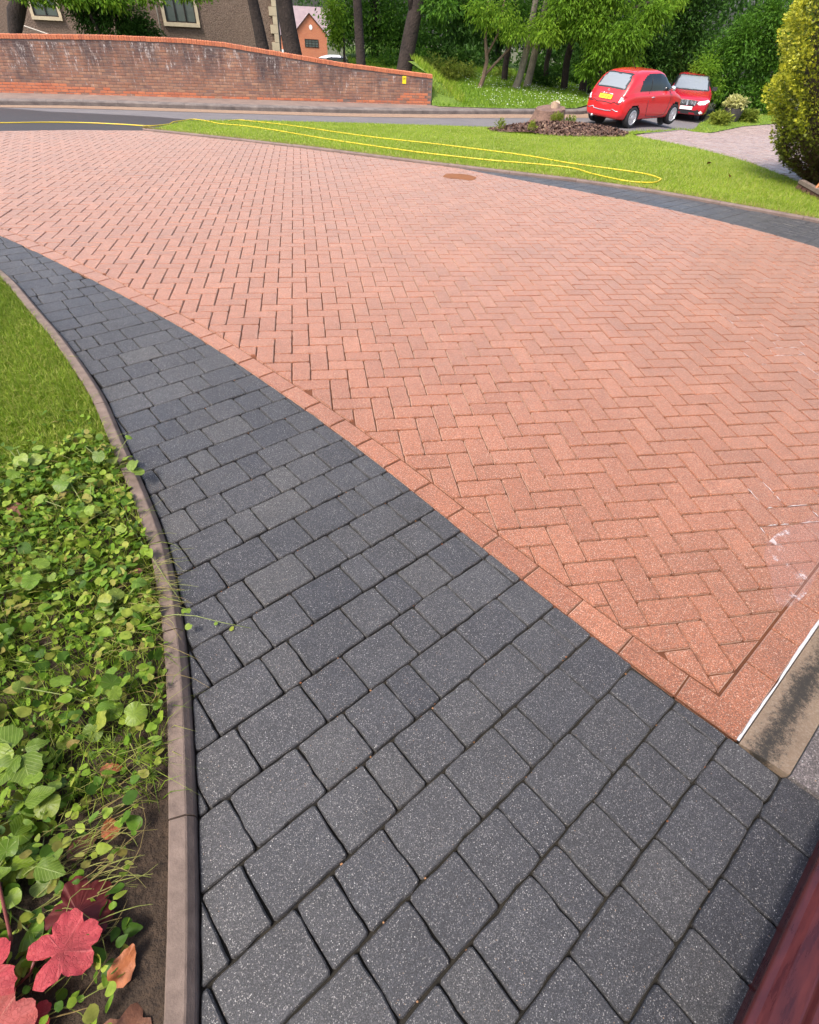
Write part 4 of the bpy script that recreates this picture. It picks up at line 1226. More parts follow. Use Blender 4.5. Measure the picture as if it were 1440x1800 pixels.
tree('laurel', 'dark evergreen mass towering behind the two red cars', [(15.5, 31, -2.6), (15.5, 31, 2), (15.5, 31, 6)], [.3, .25, .1], [],
     [(13.6, 30, .2, 1.6, 1.2, 2.2, 4200), (15.4, 30, -.4, 1.6, 1.2, 2.0, 4400), (17.0, 30.2, .8, 1.8, 1.3, 2.2, 4200), (15.6, 30.4, 2.8, 2.6, 1.4, 1.6, 3800), (13.2, 30.4, 2.8, 1.8, 1.3, 1.5, 2200), (18.5, 30.6, 3, 2.2, 1.4, 1.6, 2200), (12.4, 30.6, -.9, 1.2, 1.0, 1.2, 1600)], 'leaf_dark', 'bark_dark', .19, 65, droop=.3)
tree('laurel', 'glossy mid green laurel bank right of the red saloon', [(19.2, 29, -2.2), (19.2, 29, 1)], [.15, .08], [],
     [(17.6, 28, -.3, 1.0, .9, 1.1, 2300), (18.7, 28, .6, 1.2, .9, 1.1, 2400), (19.8, 28, 1.5, 1.2, .9, 1.0, 2200), (20.4, 28.1, .2, 1.3, .9, 1.3, 2600), (18.9, 27.8, -1.2, 1.1, .8, .7, 1900), (20.6, 27.8, -1.3, 1.3, .8, .7, 2000), (21.8, 28.2, .8, 1.5, 1, 1.7, 2200)], 'leaf_mid', 'bark_dark', .17, 66, droop=.4)
tree('laurel', 'yellow tipped bush just right of the saloon windscreen', [(16.4, 27, -2.1), (16.4, 27, -.6)], [.06, .04], [], [(16.5, 26.9, -.35, .6, .5, .6, 1000), (17.1, 26.9, -1.0, .6, .5, .5, 900)], 'leaf_light', 'bark_dark', .13, 67, droop=.4)
# far wood closing the view
tree('shrub', 'dark thicket filling the gaps behind the bank trees', [(9, 34, -1.6), (9, 34, 2)], [.2, .1], [],
     [(6.6, 33, 1.2, 1.6, 1.0, 1.6, 2600), (8.8, 33.5, .9, 1.6, 1.0, 1.5, 2600), (11, 33.2, .9, 1.7, 1.0, 1.6, 2600), (13.2, 33.5, .6, 1.7, 1.0, 1.9, 2600), (8, 33.5, 3.4, 3.0, 1.2, 1.4, 2200), (12.5, 33.5, 3.4, 3.0, 1.2, 1.4, 2200), (12.2, 32.6, -1.2, .9, .7, .6, 900), (5.4, 31.8, -.7, .9, .7, .7, 1100), (6.8, 31.6, -.75, 1.0, .7, .6, 1100), (10.2, 31.8, -.9, .9, .7, .7, 1100), (13.2, 32, -1.0, 1.0, .7, .8, 1200), (8.6, 33, -.9, .8, .6, .4, 500)], 'leaf_dark', 'bark_dark', .2, 69, cat='thicket')
cl = []
r_ = np.random.default_rng(70)
for i in range(60):
    x = -42 + 96 * i / 59 + r_.normal(0, 1.5)
    if -6.5 < x < 6.0 and r_.random() < 2: y = 130 + r_.uniform(0, 20); zc = -4
    else: y = 50 + r_.uniform(0, 14); zc = r_.uniform(-3, 0)
    k = 2.2 if y > 100 else 1
    cl.append((x * (k if y > 100 else 1), y, zc, 3.4 * k, 2.4 * k, 4.2 * k, 420)); cl.append((x, y + 3, zc + 7, 4.5 * k, 3 * k, 4.5 * k, 380))
V, F, T = leafcloud(cl, .62, 71)
tag(obj('far_wood', V, F, M['leaf_dark'], tint=T), kind='stuff')

# ------------------------------------------------------------------ cars
def pchip(xs, ys, x):
    xs = np.asarray(xs, float); ys = np.asarray(ys, float)
    h = np.diff(xs); dl = np.diff(ys) / h
    m = np.zeros_like(ys)
    for i in range(1, len(xs) - 1):
        if dl[i - 1] * dl[i] > 0:
            w1 = 2 * h[i] + h[i - 1]; w2 = h[i] + 2 * h[i - 1]
            m[i] = (w1 + w2) / (w1 / dl[i - 1] + w2 / dl[i])
    m[0], m[-1] = dl[0], dl[-1]
    i = np.clip(np.searchsorted(xs, x) - 1, 0, len(h) - 1)
    t = (x - xs[i]) / h[i]
    return (2 * t ** 3 - 3 * t ** 2 + 1) * ys[i] + (t ** 3 - 2 * t ** 2 + t) * h[i] * m[i] + (-2 * t ** 3 + 3 * t ** 2) * ys[i + 1] + (t ** 3 - t ** 2) * h[i] * m[i + 1]
class CarBody:
    def __init__(s, st, x0, x1, nx=120):
        """st: rows (x, bottom, waist half width, belt height, belt half width, top, top half width)"""
        st = np.array(st, float)
        t = np.linspace(0, np.pi, nx); X = (x0 + x1) / 2 - (x1 - x0) / 2 * np.cos(t) * .6 - (x1 - x0) / 2 * .4 * (1 - 2 * np.linspace(0, 1, nx))
        c = [pchip(st[:, 0], st[:, k], X) for k in range(1, 7)]
        zb, w, zbelt, wb_, zr, wr = c
        ring = np.stack([np.stack(p, 1) for p in (
            (0 * X, zb), (.72 * w, zb), (.95 * w, zb + .07), (w, zb + .5 * (zbelt - zb)), (.985 * w, zbelt - .10 * (zbelt - zb)), (wb_, zbelt),
            (.5 * (wb_ + wr) + .02, .5 * (zbelt + zr)), (wr, zr - .12 * (zr - zbelt) - .02), (.72 * wr, zr - .012), (0 * X, zr))], 1)
        sub = 5; rr = []
        K = ring.shape[1]
        for i in range(K - 1):
            p = [ring[:, max(0, i - 1)], ring[:, i], ring[:, i + 1], ring[:, min(K - 1, i + 2)]]
            for j in range(sub):
                u = j / sub
                rr.append(.5 * (2 * p[1] + (p[2] - p[0]) * u + (2 * p[0] - 5 * p[1] + 4 * p[2] - p[3]) * u * u + (-p[0] + 3 * p[1] - 3 * p[2] + p[3]) * u ** 3))
        rr.append(ring[:, -1])
        half = np.stack(rr, 1)                                   # nx, nr, 2
        full = np.concatenate([half, half[:, -2:0:-1] * np.array([-1, 1])], 1)
        nr = full.shape[1]
        s.V = np.concatenate([np.repeat(X[:, None], nr, 1)[..., None], full], 2)
        def shut(r, dx):                                         # close the ends with shrinking rings
            c_ = r.mean(0); return [c_ + (r - c_) * k + np.array([dx * (1 - k), 0, 0]) for k in (.85, .55, .03)]
        s.V = np.concatenate([np.array(shut(s.V[0], -.012)[::-1]), s.V, np.array(shut(s.V[-1], .012))], 0)
        nx += 6
        s.nx, s.nr = nx, nr
        du = np.gradient(s.V, axis=0); dv = np.roll(s.V, -1, 1) - np.roll(s.V, 1, 1)
        n = np.cross(du, dv); n /= np.linalg.norm(n, axis=2)[..., None] + 1e-9
        ctr = np.array([0, 0, .6])
        if (n[nx // 2, :, 1] * s.V[nx // 2, :, 1]).sum() < 0: n = -n
        s.N = n
        s.F = np.array([[i * nr + j, i * nr + (j + 1) % nr, (i + 1) * nr + (j + 1) % nr, (i + 1) * nr + j] for i in range(nx - 1) for j in range(nr)])
        s.P = s.V.reshape(-1, 3); s.PN = n.reshape(-1, 3)
        s.C = s.P[s.F].mean(1); s.CN = s.PN[s.F].mean(1)
    def patch(s, mask, lift=.006):
        f = s.F[mask]; u, inv = np.unique(f, return_inverse=True)
        return (s.P[u] + s.PN[u] * lift).tolist(), inv.reshape(-1, 4).tolist()
    def at_side(s, x, z, sgn=1):
        m = s.P[:, 1] * sgn > .2
        i = np.where(m)[0][np.argmin((s.P[m][:, 0] - x) ** 2 + (s.P[m][:, 2] - z) ** 2)]
        return s.P[i] + s.PN[i] * .004
    def at_end(s, y, z, front=False):
        m = (s.P[:, 0] > 0) == front
        i = np.where(m)[0][np.argmin((s.P[m][:, 1] - y) ** 2 + (s.P[m][:, 2] - z) ** 2)]
        return s.P[i] + s.PN[i] * .005
def inpoly(poly, a, b): return inside(poly, np.c_[a, b])
M['red_paint'] = plain('red_paint', (.60, .012, .016), .22); M['red_paint'].node_tree.nodes['Principled BSDF'].inputs['Coat Weight'].default_value = .7
M['crimson_paint'] = plain('crimson_paint', (.42, .006, .022), .22); M['crimson_paint'].node_tree.nodes['Principled BSDF'].inputs['Coat Weight'].default_value = .7
M['white_car_paint'] = plain('white_car_paint', (.78, .78, .78), .25)
M['car_glass'] = plain('car_glass', (.008, .011, .011), .03); M['car_glass'].node_tree.nodes['Principled BSDF'].inputs['Specular IOR Level'].default_value = .6
M['sky_glare_glass'] = plain('sky_glare_glass', (.20, .22, .235), .04); M['sky_glare_glass'].node_tree.nodes['Principled BSDF'].inputs['Specular IOR Level'].default_value = 1.0  # pale base colour stands in for sky reflected in the glass
M['tyre'] = plain('tyre', (.018, .018, .019), .85)
M['alloy'] = plain('alloy', (.62, .62, .63), .3, .6)
M['chrome'] = plain('chrome', (.75, .75, .76), .15, .9)
M['black_plastic'] = plain('black_plastic', (.02, .02, .022), .6)
M['lamp_red'] = plain('lamp_red', (.30, .01, .015), .15)
M['lamp_clear'] = plain('lamp_clear', (.72, .73, .75), .12)
M['plate_yellow'] = plain('plate_yellow', (.80, .58, .02), .45)
M['plate_white'] = plain('plate_white', (.8, .8, .8), .45)
M['cream_trim'] = plain('cream_trim', (.55, .50, .42), .6)
def lathe_y(mb, prof_, n=28, m=0):
    v = [(r * math.cos(2 * math.pi * k / n), y, r * math.sin(2 * math.pi * k / n)) for (r, y) in prof_ for k in range(n)]
    f = [(i * n + k, i * n + (k + 1) % n, (i + 1) * n + (k + 1) % n, (i + 1) * n + k) for i in range(len(prof_) - 1) for k in range(n)]
    mb.add(v, f, m)
_wheels = {}
def wheel(parent, x, y, R, sgn, wid=.19, spokes=10):
    o = empty('wheel', (x, y, R)); o.parent = parent
    if sgn < 0: o.rotation_euler = (0, 0, math.pi)
    key = (R, spokes)
    if key not in _wheels:
        a = MB(); r = R * .66
        lathe_y(a, [(r, -wid / 2), (R * .93, -wid / 2 - .006), (R, -wid / 2 + .03), (R, wid / 2 - .03), (R * .93, wid / 2 + .006), (r, wid / 2 + .002), (r - .02, wid / 2 - .05)])
        b = MB()
        lathe_y(b, [(r + .004, wid / 2 + .004), (r - .012, wid / 2 + .008), (r - .03, wid / 2 - .04), (0, wid / 2 - .05)])
        lathe_y(b, [(.075, wid / 2 - .05), (.07, wid / 2 - .003), (.03, wid / 2 + .004), (0, wid / 2 + .004)], 14)
        for k in range(spokes):
            an = 2 * math.pi * k / spokes
            c_, s_ = math.cos(an), math.sin(an)
            q = []
            for rr_, hw in ((.05, .02), (r - .015, .030)):
                for e in (-1, 1): q.append((rr_ * c_ - e * hw * s_, wid / 2 - .006, rr_ * s_ + e * hw * c_))
            b.add(q + [(p[0], p[1] - .04, p[2]) for p in q], [(0, 1, 3, 2), (0, 2, 6, 4), (1, 5, 7, 3)])
        ta = a.build('tyre', M['tyre'], o, smooth=True); ra = b.build('rim', M['alloy'], o, smooth=False)
        _wheels[key] = (ta.data, ra.data)
    else:
        inst('tyre', _wheels[key][0], o); inst('rim', _wheels[key][1], o)
    return o
def car_shell(root, B, paint, wheels, R, arch):
    keep = np.ones(len(B.F), bool)
    for wx in wheels:
        keep &= ~((np.hypot(B.C[:, 0] - wx, B.C[:, 2] - R) < arch) & (np.abs(B.C[:, 1]) > .5))
    obj('body', B.P.tolist(), B.F[keep].tolist(), paint, root, smooth=True)
    for wx in wheels:
        for sg in (1, -1):
            a = MB(); n = 20; v = []
            for k in range(n + 1):
                an = -.35 + (math.pi + .7) * k / n
                x, z = wx + (arch + .012) * math.cos(an), R + (arch + .012) * math.sin(an)
                yo = B.at_side(x, max(z, .2), sg)[1]
                v += [(x, sg * .45, z), (x, yo - sg * .012, z), (wx + (arch - .022) * math.cos(an), yo - sg * .03, R + (arch - .022) * math.sin(an))]
            a.add(v, [(k * 3 + j, k * 3 + j + 1, k * 3 + j + 4, k * 3 + j + 3) for k in range(n) for j in range(2)])
            a.add([(wx + (arch + .02) * math.cos(2 * math.pi * k / 20), sg * .46, R + (arch + .02) * math.sin(2 * math.pi * k / 20)) for k in range(20)], [tuple(range(20))])
            a.build('wheel_arch', M['black_plastic'], root)
def text_part(name, body, size, m, parent, loc, rot):
    c = bpy.data.curves.new(name, 'FONT'); c.body = body; c.size = size; c.align_x = 'CENTER'; c.align_y = 'CENTER'; c.extrude = .001; c.offset = size * .012
    c.materials.append(m)
    tmp = bpy.data.objects.new(name, c); COL.objects.link(tmp); dg = bpy.context.evaluated_depsgraph_get()
    me = bpy.data.meshes.new_from_object(tmp.evaluated_get(dg)); bpy.data.objects.remove(tmp)
    o = bpy.data.objects.new(name, me); o.location = loc; o.rotation_euler = rot
    return link(o, parent)

# small rounded hatchback, seen from behind
hb = tag(empty('hatchback', (10.12, 20.28, -1.395), math.radians(27.5)), 'small rounded red hatchback seen from behind with yellow number plate', 'car')
ST = [(-1.78, .42, .40, .62, .36, .66, .25), (-1.765, .31, .60, .66, .54, .74, .46), (-1.72, .26, .70, .74, .65, .86, .56), (-1.62, .23, .755, .82, .70, 1.00, .60), (-1.45, .21, .79, .88, .735, 1.20, .62), (-1.25, .20, .808, .915, .75, 1.375, .615), (-1.0, .20, .813, .925, .752, 1.45, .61), (-.5, .20, .813, .925, .752, 1.487, .615), (0, .20, .813, .925, .755, 1.488, .61), (.3, .20, .813, .92, .755, 1.44, .60), (.6, .20, .81, .915, .755, 1.27, .60), (.95, .20, .81, .905, .75, 1.00, .62), (1.1, .20, .805, .88, .735, .93, .60), (1.4, .21, .77, .80, .68, .85, .52), (1.62, .24, .68, .68, .56, .74, .40), (1.74, .30, .52, .60, .42, .64, .28), (1.775, .42, .34, .56, .28, .58, .18)]
B = CarBody(ST, -1.78, 1.775, 150)
car_shell(hb, B, M['red_paint'], (-1.15, 1.15), .295, .345)
for wx in (-1.15, 1.15):
    for sg in (1, -1): wheel(hb, wx, sg * .715, .295, sg)
c_ = B.C
side_poly = [(-1.02, .965), (.82, .965), (.76, 1.03), (.50, 1.255), (.22, 1.375), (-.35, 1.405), (-.70, 1.375), (-.92, 1.22)]
for sg in (1, -1):
    m_ = inpoly(side_poly, c_[:, 0], c_[:, 2]) & (c_[:, 1] * sg > .40)
    v, f = B.patch(m_, .004); sw = obj('side_window', v, f, M['car_glass'], hb, smooth=True)
    a = MB(); p0, p1 = B.at_side(-.42, .98, sg), B.at_side(-.44, 1.39, sg); a.tube([p0, B.at_side(-.43, 1.18, sg), p1], .016, 6); a.build('pillar', M['black_plastic'], sw)
    a = MB(); a.tube([B.at_side(x, z, sg) for x, z in ((-.50, .95), (-.52, .72), (-.50, .50), (-.42, .32), (.20, .29), (.62, .32), (.70, .5), (.72, .75), (.70, .95))], .008, 4); a.build('door_seam', M['black_plastic'], hb)
    a = MB(); p = B.at_side(-.32, .80, sg); a.tube([p + np.array([-.07, sg * .012, 0]), p + np.array([.07, sg * .012, 0])], .014, 6); a.build('door_handle', M['chrome'], hb, smooth=True)
    a = MB(); p = B.at_side(.60, .98, sg); bmv = bmesh.new(); bmesh.ops.create_uvsphere(bmv, u_segments=14, v_segments=10, radius=1.)
    vv = [(p[0] + v.co.x * .055, p[1] + sg * .12 + v.co.y * .10, p[2] + .05 + v.co.z * .075) for v in bmv.verts]; bmv.verts.index_update(); ff = [tuple(q.index for q in fc.verts) for fc in bmv.faces]; bmv.free()
    a.add(vv, ff); a.tube([p, p + np.array([0, sg * .08, .03])], .02, 6); a.build('wing_mirror', M['chrome'], hb, smooth=True)
    # tail lamp
    m_ = inpoly([(.515, .66), (.66, .66), (.72, .84), (.60, .90)], c_[:, 1] * sg, c_[:, 2]) & (c_[:, 0] < -1.2)
    v, f = B.patch(m_, .012); tl = obj('tail_lamp', v, f, M['lamp_red'], hb, smooth=True)
    m_ = inpoly([(.555, .69), (.63, .69), (.665, .80), (.60, .82)], c_[:, 1] * sg, c_[:, 2]) & (c_[:, 0] < -1.2)
    v, f = B.patch(m_, .018); obj('lens', v, f, M['lamp_clear'], tl, smooth=True)
m_ = inpoly([(-.52, 1.035), (.52, 1.035), (.50, 1.25), (.42, 1.36), (-.42, 1.36), (-.50, 1.25)], c_[:, 1], c_[:, 2]) & (c_[:, 0] < -1.0)
v, f = B.patch(m_, .006); obj('rear_window', v, f, M['sky_glare_glass'], hb, smooth=True)
m_ = inpoly([(-.60, 1.0), (.60, 1.0), (.55, 1.27), (.46, 1.40), (-.46, 1.40), (-.55, 1.27)], c_[:, 1], c_[:, 2]) & (c_[:, 0] < -1.0)
v, f = B.patch(m_, .003); obj('rear_window_seal', v, f, M['black_plastic'], hb, smooth=True)
m_ = inpoly([(-.58, .99), (.58, .99), (.50, 1.38), (-.50, 1.38)], c_[:, 1], c_[:, 2]) & (c_[:, 0] > .4)
v, f = B.patch(m_, .005); obj('windscreen', v, f, M['car_glass'], hb, smooth=True)
a = MB(); a.tube([B.at_end(y, .655 - .00 * abs(y)) for y in np.linspace(-.60, .60, 13)], .010, 5); a.build('hatch_seam', M['black_plastic'], hb)
a = MB(); a.tube([B.at_end(y, .455) for y in np.linspace(-.60, .60, 15)], .013, 6); a.build('bumper_strip', M['chrome'], hb, smooth=True)
pc = B.at_end(.06, .775); pt_ = B.at_end(.06, .84); tilt = math.atan2(pt_[0] - pc[0], pt_[2] - pc[2])
pl = empty('number_plate', tuple(pc + np.array([-.012, -.06, 0]))); pl.parent = hb; pl.rotation_euler = (0, tilt, 0)
a = MB(); a.box((0, 0, 0), (.012, .50, .115)); a.build('plate', M['plate_yellow'], pl)
text_part('registration', 'WV18 EJC', .098, M['black_print'], pl, (-.008, 0, -.003), (math.pi / 2, 0, -math.pi / 2))
a = MB(); q = B.at_end(0, .875); a.tube([B.at_end(y, .875 - .10 * y * y) for y in np.linspace(-.20, .20, 9)], .018, 6); a.build('hatch_handle', M['chrome'], hb, smooth=True)
a = MB(); q = B.at_end(0, .955); lathe = [(q[0] - .008, q[1] + .045 * math.cos(k * .524), q[2] + .045 * math.sin(k * .524)) for k in range(12)]; a.add(lathe, [tuple(range(12))[::-1]]); a.build('badge', M['chrome'], hb)
a = MB(); a.tube([(-.55, 0, 1.485), (-.72, 0, 1.62), (-.86, 0, 1.74)], [.012, .006, .004], 5); a.build('aerial', M['black_plastic'], hb)
a = MB(); a.tube([(-1.60, .40, .25), (-1.78, .40, .25)], .035, 10); a.build('exhaust', M['chrome'], hb, smooth=True)

# crimson saloon facing the camera, half behind the hatchback
SX = [(-2.42, .45, .55, .70, .50, .75, .35), (-2.38, .32, .78, .85, .70, .93, .60), (-2.2, .25, .86, .92, .80, 1.02, .70), (-1.7, .22, .915, .97, .86, 1.14, .70), (-1.1, .20, .93, .98, .87, 1.36, .64), (-.5, .20, .93, .98, .875, 1.455, .64), (.1, .20, .93, .975, .875, 1.468, .64), (.5, .20, .93, .97, .875, 1.40, .65), (.9, .20, .93, .96, .87, 1.20, .69), (1.3, .20, .93, .93, .86, 1.00, .74), (1.5, .20, .925, .90, .85, .965, .72), (2.0, .21, .90, .82, .80, .88, .66), (2.3, .23, .83, .72, .72, .80, .58), (2.40, .26, .72, .66, .64, .74, .50), (2.43, .40, .55, .60, .45, .66, .32)]
def saloon(root, paint, full=True):
    B = CarBody(SX, -2.42, 2.43, 150); c_ = B.C
    car_shell(root, B, paint, (-1.42, 1.42), .33, .385)
    for wx in (-1.42, 1.42):
        for sg in (1, -1): wheel(root, wx, sg * .82, .33, sg, .21, 10)
    for sg in (1, -1):
        m_ = inpoly([(-1.75, 1.05), (1.10, 1.02), (.62, 1.30), (.15, 1.395), (-.55, 1.39), (-1.2, 1.26)], c_[:, 0], c_[:, 2]) & (c_[:, 1] * sg > .4)
        v, f = B.patch(m_, .004); obj('side_window', v, f, M['car_glass'], root, smooth=True)
        a = MB(); p = B.at_side(.92, .99, sg); a.box((p[0], p[1] + sg * .10, p[2] + .07), (.10, .20, .13)); a.build('wing_mirror', M['black_plastic'] if full else paint, root)
    m_ = inpoly([(-.68, 1.00), (.68, 1.00), (.56, 1.40), (-.56, 1.40)], c_[:, 1], c_[:, 2]) & (c_[:, 0] > .3)
    v, f = B.patch(m_, .005); obj('windscreen', v, f, M['sky_glare_glass'], root, smooth=True)
    m_ = inpoly([(-.76, .975), (.76, .975), (.62, 1.43), (-.62, 1.43)], c_[:, 1], c_[:, 2]) & (c_[:, 0] > .3)
    v, f = B.patch(m_, .002); obj('windscreen_seal', v, f, M['black_plastic'], root, smooth=True)
    if not full: return
    for sg in (1, -1):
        m_ = inpoly([(.40, .60), (.66, .60), (.86, .72), (.80, .76), (.44, .70)], c_[:, 1] * sg, c_[:, 2]) & (c_[:, 0] > 1.8)
        v, f = B.patch(m_, .010); obj('headlight', v, f, M['lamp_clear'], root, smooth=True)
        m_ = inpoly([(.50, .315), (.70, .315), (.70, .385), (.50, .385)], c_[:, 1] * sg, c_[:, 2]) & (c_[:, 0] > 1.8)
        v, f = B.patch(m_, .010); obj('fog_lamp', v, f, M['lamp_clear'], root, smooth=True)
    m_ = inpoly([(-.36, .54), (.36, .54), (.40, .73), (-.40, .73)], c_[:, 1], c_[:, 2]) & (c_[:, 0] > 1.8)
    v, f = B.patch(m_, .006); gr = obj('grille', v, f, M['black_plastic'], root, smooth=True)
    a = MB()
    for y in np.linspace(-.34, .34, 15):
        a.tube([B.at_end(y, .555, True) + np.array([.010, 0, 0]), B.at_end(y, .72, True) + np.array([.010, 0, 0])], .007, 4)
    a.build('grille_bars', M['chrome'], gr)
    m_ = inpoly([(-.60, .29), (.60, .29), (.56, .40), (-.56, .40)], c_[:, 1], c_[:, 2]) & (c_[:, 0] > 1.8)
    v, f = B.patch(m_, .004); obj('lower_intake', v, f, M['black_plastic'], root, smooth=True)
    p = B.at_end(0, .47, True); a = MB(); a.box((p[0] + .012, 0, .47), (.012, .50, .11)); a.build('number_plate', M['plate_white'], root)
sd_ = Vector((-.50, -.866)); hd = math.atan2(sd_.y, sd_.x)
sal = tag(empty('saloon', (16.15, 27.25, -1.90), hd), 'crimson saloon facing the camera, half hidden by the red hatchback', 'car')
sal.location = (15.79 - 2.30 * sd_.x - .93 * .866 * 1.0, 24.55 - 2.30 * sd_.y + .93 * .50, -1.905)
saloon(sal, M['crimson_paint'])
wc = tag(empty('white_car', (1.9, 57, -3.92), math.radians(4)), 'white car behind the wall with only its roof showing', 'car')
saloon(wc, M['white_car_paint'], False)

# ------------------------------------------------------------------ mulch bed and stump
MC = (5.35, 14.75)
def zmul(x, y):
    dx, dy = (x - MC[0]), (y - MC[1])
    a, b = dx * .80 + dy * .60, -dx * .60 + dy * .80
    r = math.hypot(a / 2.35, b / 1.55)
    return g(x, y) + .02 + .20 * max(0, 1 - r * r)
mulch_out = []
for k in range(48):
    t = 2 * math.pi * k / 48; s = 1 + .06 * math.sin(3 * t + 1) + .04 * math.sin(7 * t)
    a, b = 2.35 * s * math.cos(t), 1.55 * s * math.sin(t)
    mulch_out.append((MC[0] + a * .80 - b * .60, MC[1] + a * .60 + b * .80))
v, f = fill(mulch_out, .22, 0., zmul)
M['mulch'] = mottled('mulch', (.085, .045, .032), (.17, .09, .06), 9, .95, 1., 40, .03)
tag(obj('mulch_bed', v, f, M['mulch'], smooth=True), kind='structure')
M['bark_chip'] = NT('bark_chip').set((.2, .1, .06), .9)
q_ = NT('bark_chip'); M['bark_chip'] = q_.set(q_.ramp(q_.rnd(), [(0, (.035, .017, .013)), (.5, (.085, .042, .028)), (.85, (.15, .08, .05)), (1, (.25, .17, .11))]), .9)
a = MB(); r_ = np.random.default_rng(80)
for x, y in scatter(mulch_out, 7000, 81):
    s = r_.uniform(.012, .038); an = r_.uniform(0, 6.28); z = zmul(x, y) + r_.uniform(0, .02)
    c_, s_ = math.cos(an), math.sin(an); w_ = s * r_.uniform(.3, .6); tz = r_.normal(0, .5) * s; tw = r_.normal(0, .5) * w_
    a.add([(x + s * c_ - w_ * s_, y + s * s_ + w_ * c_, z + tz + tw), (x - s * c_ - w_ * s_, y - s * s_ + w_ * c_, z - tz + tw), (x - s * c_ + w_ * s_, y - s * s_ - w_ * c_, z - tz - tw), (x + s * c_ + w_ * s_, y + s * s_ - w_ * c_, z + tz - tw)], [(0, 1, 2, 3)], 0, r_.random())
tag(a.build('bark_chips', M['bark_chip']), kind='stuff')
SX_, SY_ = 5.30, 15.75
st = tag(empty('tree_stump', (SX_, SY_, zmul(SX_, SY_) - .05)), 'sawn tree stump with a pale raised cut, in the mulch bed', 'tree stump')
a = MB(); n = 26; v = []
for i, (h, rr_) in enumerate(((0, .60), (.08, .50), (.18, .43), (.30, .40), (.40, .39))):
    for k in range(n):
        t = 2 * math.pi * k / n
        s = rr_ * (1 + .10 * math.sin(5 * t + .6) * (1 - i / 5) + .05 * math.sin(9 * t + i * .2) + r_.normal(0, .012))
        v.append((s * math.cos(t), s * math.sin(t), h + (.04 * math.sin(t + 1) if i > 3 else 0)))
a.add(v, [(i * n + k, i * n + (k + 1) % n, (i + 1) * n + (k + 1) % n, (i + 1) * n + k) for i in range(4) for k in range(n)])
M['stump_bark'] = mottled('stump_bark', (.22, .13, .095), (.11, .065, .05), 7, .95, 1., 30, .03)
a.build('trunk', M['stump_bark'], st, smooth=True)
M['cut_wood'] = mottled('cut_wood', (.46, .34, .24), (.34, .22, .15), 12, .85, .4, 60, .006)
a = MB(); a.add([v[4 * n + k] for k in range(n)], [tuple(range(n))]); a.build('cut_face', M['stump_bark'], st)
a = MB(); v2 = [(.12 + .115 * math.cos(k * .5236) * (1 + .1 * math.sin(3 * k)), .02 + .11 * math.sin(k * .5236), z + (.03 * math.sin(k) if z > .5 else 0)) for z in (.38, .53) for k in range(12)]
a.add(v2, [(k, (k + 1) % 12, 12 + (k + 1) % 12, 12 + k) for k in range(12)] + [tuple(range(12, 24))]); a.build('raised_cut', M['cut_wood'], st)
for cx_, cy_, rr_, n_, lab, sd2 in ((SX_ + .05, SY_ - .48, .17, 300, 'yellow green tuft sprouting at the front of the stump', 83), (SX_ + .62, SY_ - .1, .15, 160, 'green tuft sprouting right of the stump', 84), (3.45, 14.1, .13, 110, 'green weed tuft at the left end of the mulch bed', 85), (4.0, 13.35, .10, 80, 'small green weed at the near side of the mulch bed', 86)):
    V, F, T = leafcloud([(0, 0, .07, rr_, rr_, .12, n_)], .07, sd2, -.6)
    o = tag(empty('weed', (cx_, cy_, zmul(cx_, cy_))), lab, 'weed'); obj('foliage', V, F, M['leaf_yellow'], o, tint=T)

# ------------------------------------------------------------------ hose
HP = [(-9.6, 10.2), (-8.0, 10.9), (-6.68, 11.42), (-6.1, 11.92), (-5.47, 12.14), (-4.8, 12.05), (-4.19, 11.96), (-3.9, 13.41), (-3.84, 14.34), (-3.53, 14.0), (-3.04, 12.83), (-2.39, 12.24), (-0.95, 10.03), (0.2, 8.73), (0.84, 8.22), (1.48, 7.82), (1.88, 7.67), (2.48, 7.35), (2.62, 6.86), (2.89, 6.37), (3.22, 6.29), (3.46, 6.5), (3.52, 6.67), (3.41, 7.05), (2.65, 7.78), (2.17, 8.52), (1.01, 9.68), (-0.34, 10.98), (-1.9, 13.62), (-2.55, 14.52), (-2.84, 14.89), (-2.99, 14.16)]
HS = spline(HP, 8)
a = MB(); a.tube([(x, y, g(x, y) + (.026 if y < 11.2 or x > -4 else .0)) for x, y in HS], .0095, 8)
M['hose_yellow'] = plain('hose_yellow', (.66, .47, .025), .45)
tag(a.build('garden_hose', M['hose_yellow'], smooth=True), 'long yellow garden hose looped across the front lawn and wet road', 'hose')

# ------------------------------------------------------------------ planter
pp = (17.35, 25.1)
po = tag(empty('planter_tub', (pp[0], pp[1], g(*pp) + .03)), 'dark round tub of pale yellow leaves beside the crimson saloon', 'planter')
a = MB(); n = 22
v = [(r * math.cos(2 * math.pi * k / n), r * math.sin(2 * math.pi * k / n), z) for r, z in ((.30, 0), (.36, .22), (.385, .42), (.37, .47), (.34, .47), (.33, .42)) for k in range(n)]
a.add(v, [(i * n + k, i * n + (k + 1) % n, (i + 1) * n + (k + 1) % n, (i + 1) * n + k) for i in range(5) for k in range(n)]); a.add(v[-n:], [tuple(range(n))])
M['tub'] = mottled('tub', (.035, .03, .03), (.06, .05, .045), 20, .8, .4, 60, .01)
a.build('tub', M['tub'], po, smooth=True)
M['leaf_cream'] = leafmat('leaf_cream', [(.55, .52, .22), (.62, .58, .30), (.42, .44, .12)], .35)
V, F, T = leafcloud([(0, 0, .62, .48, .42, .24, 700)], .14, 90, .2, .55); obj('foliage', V, F, M['leaf_cream'], po, tint=T)
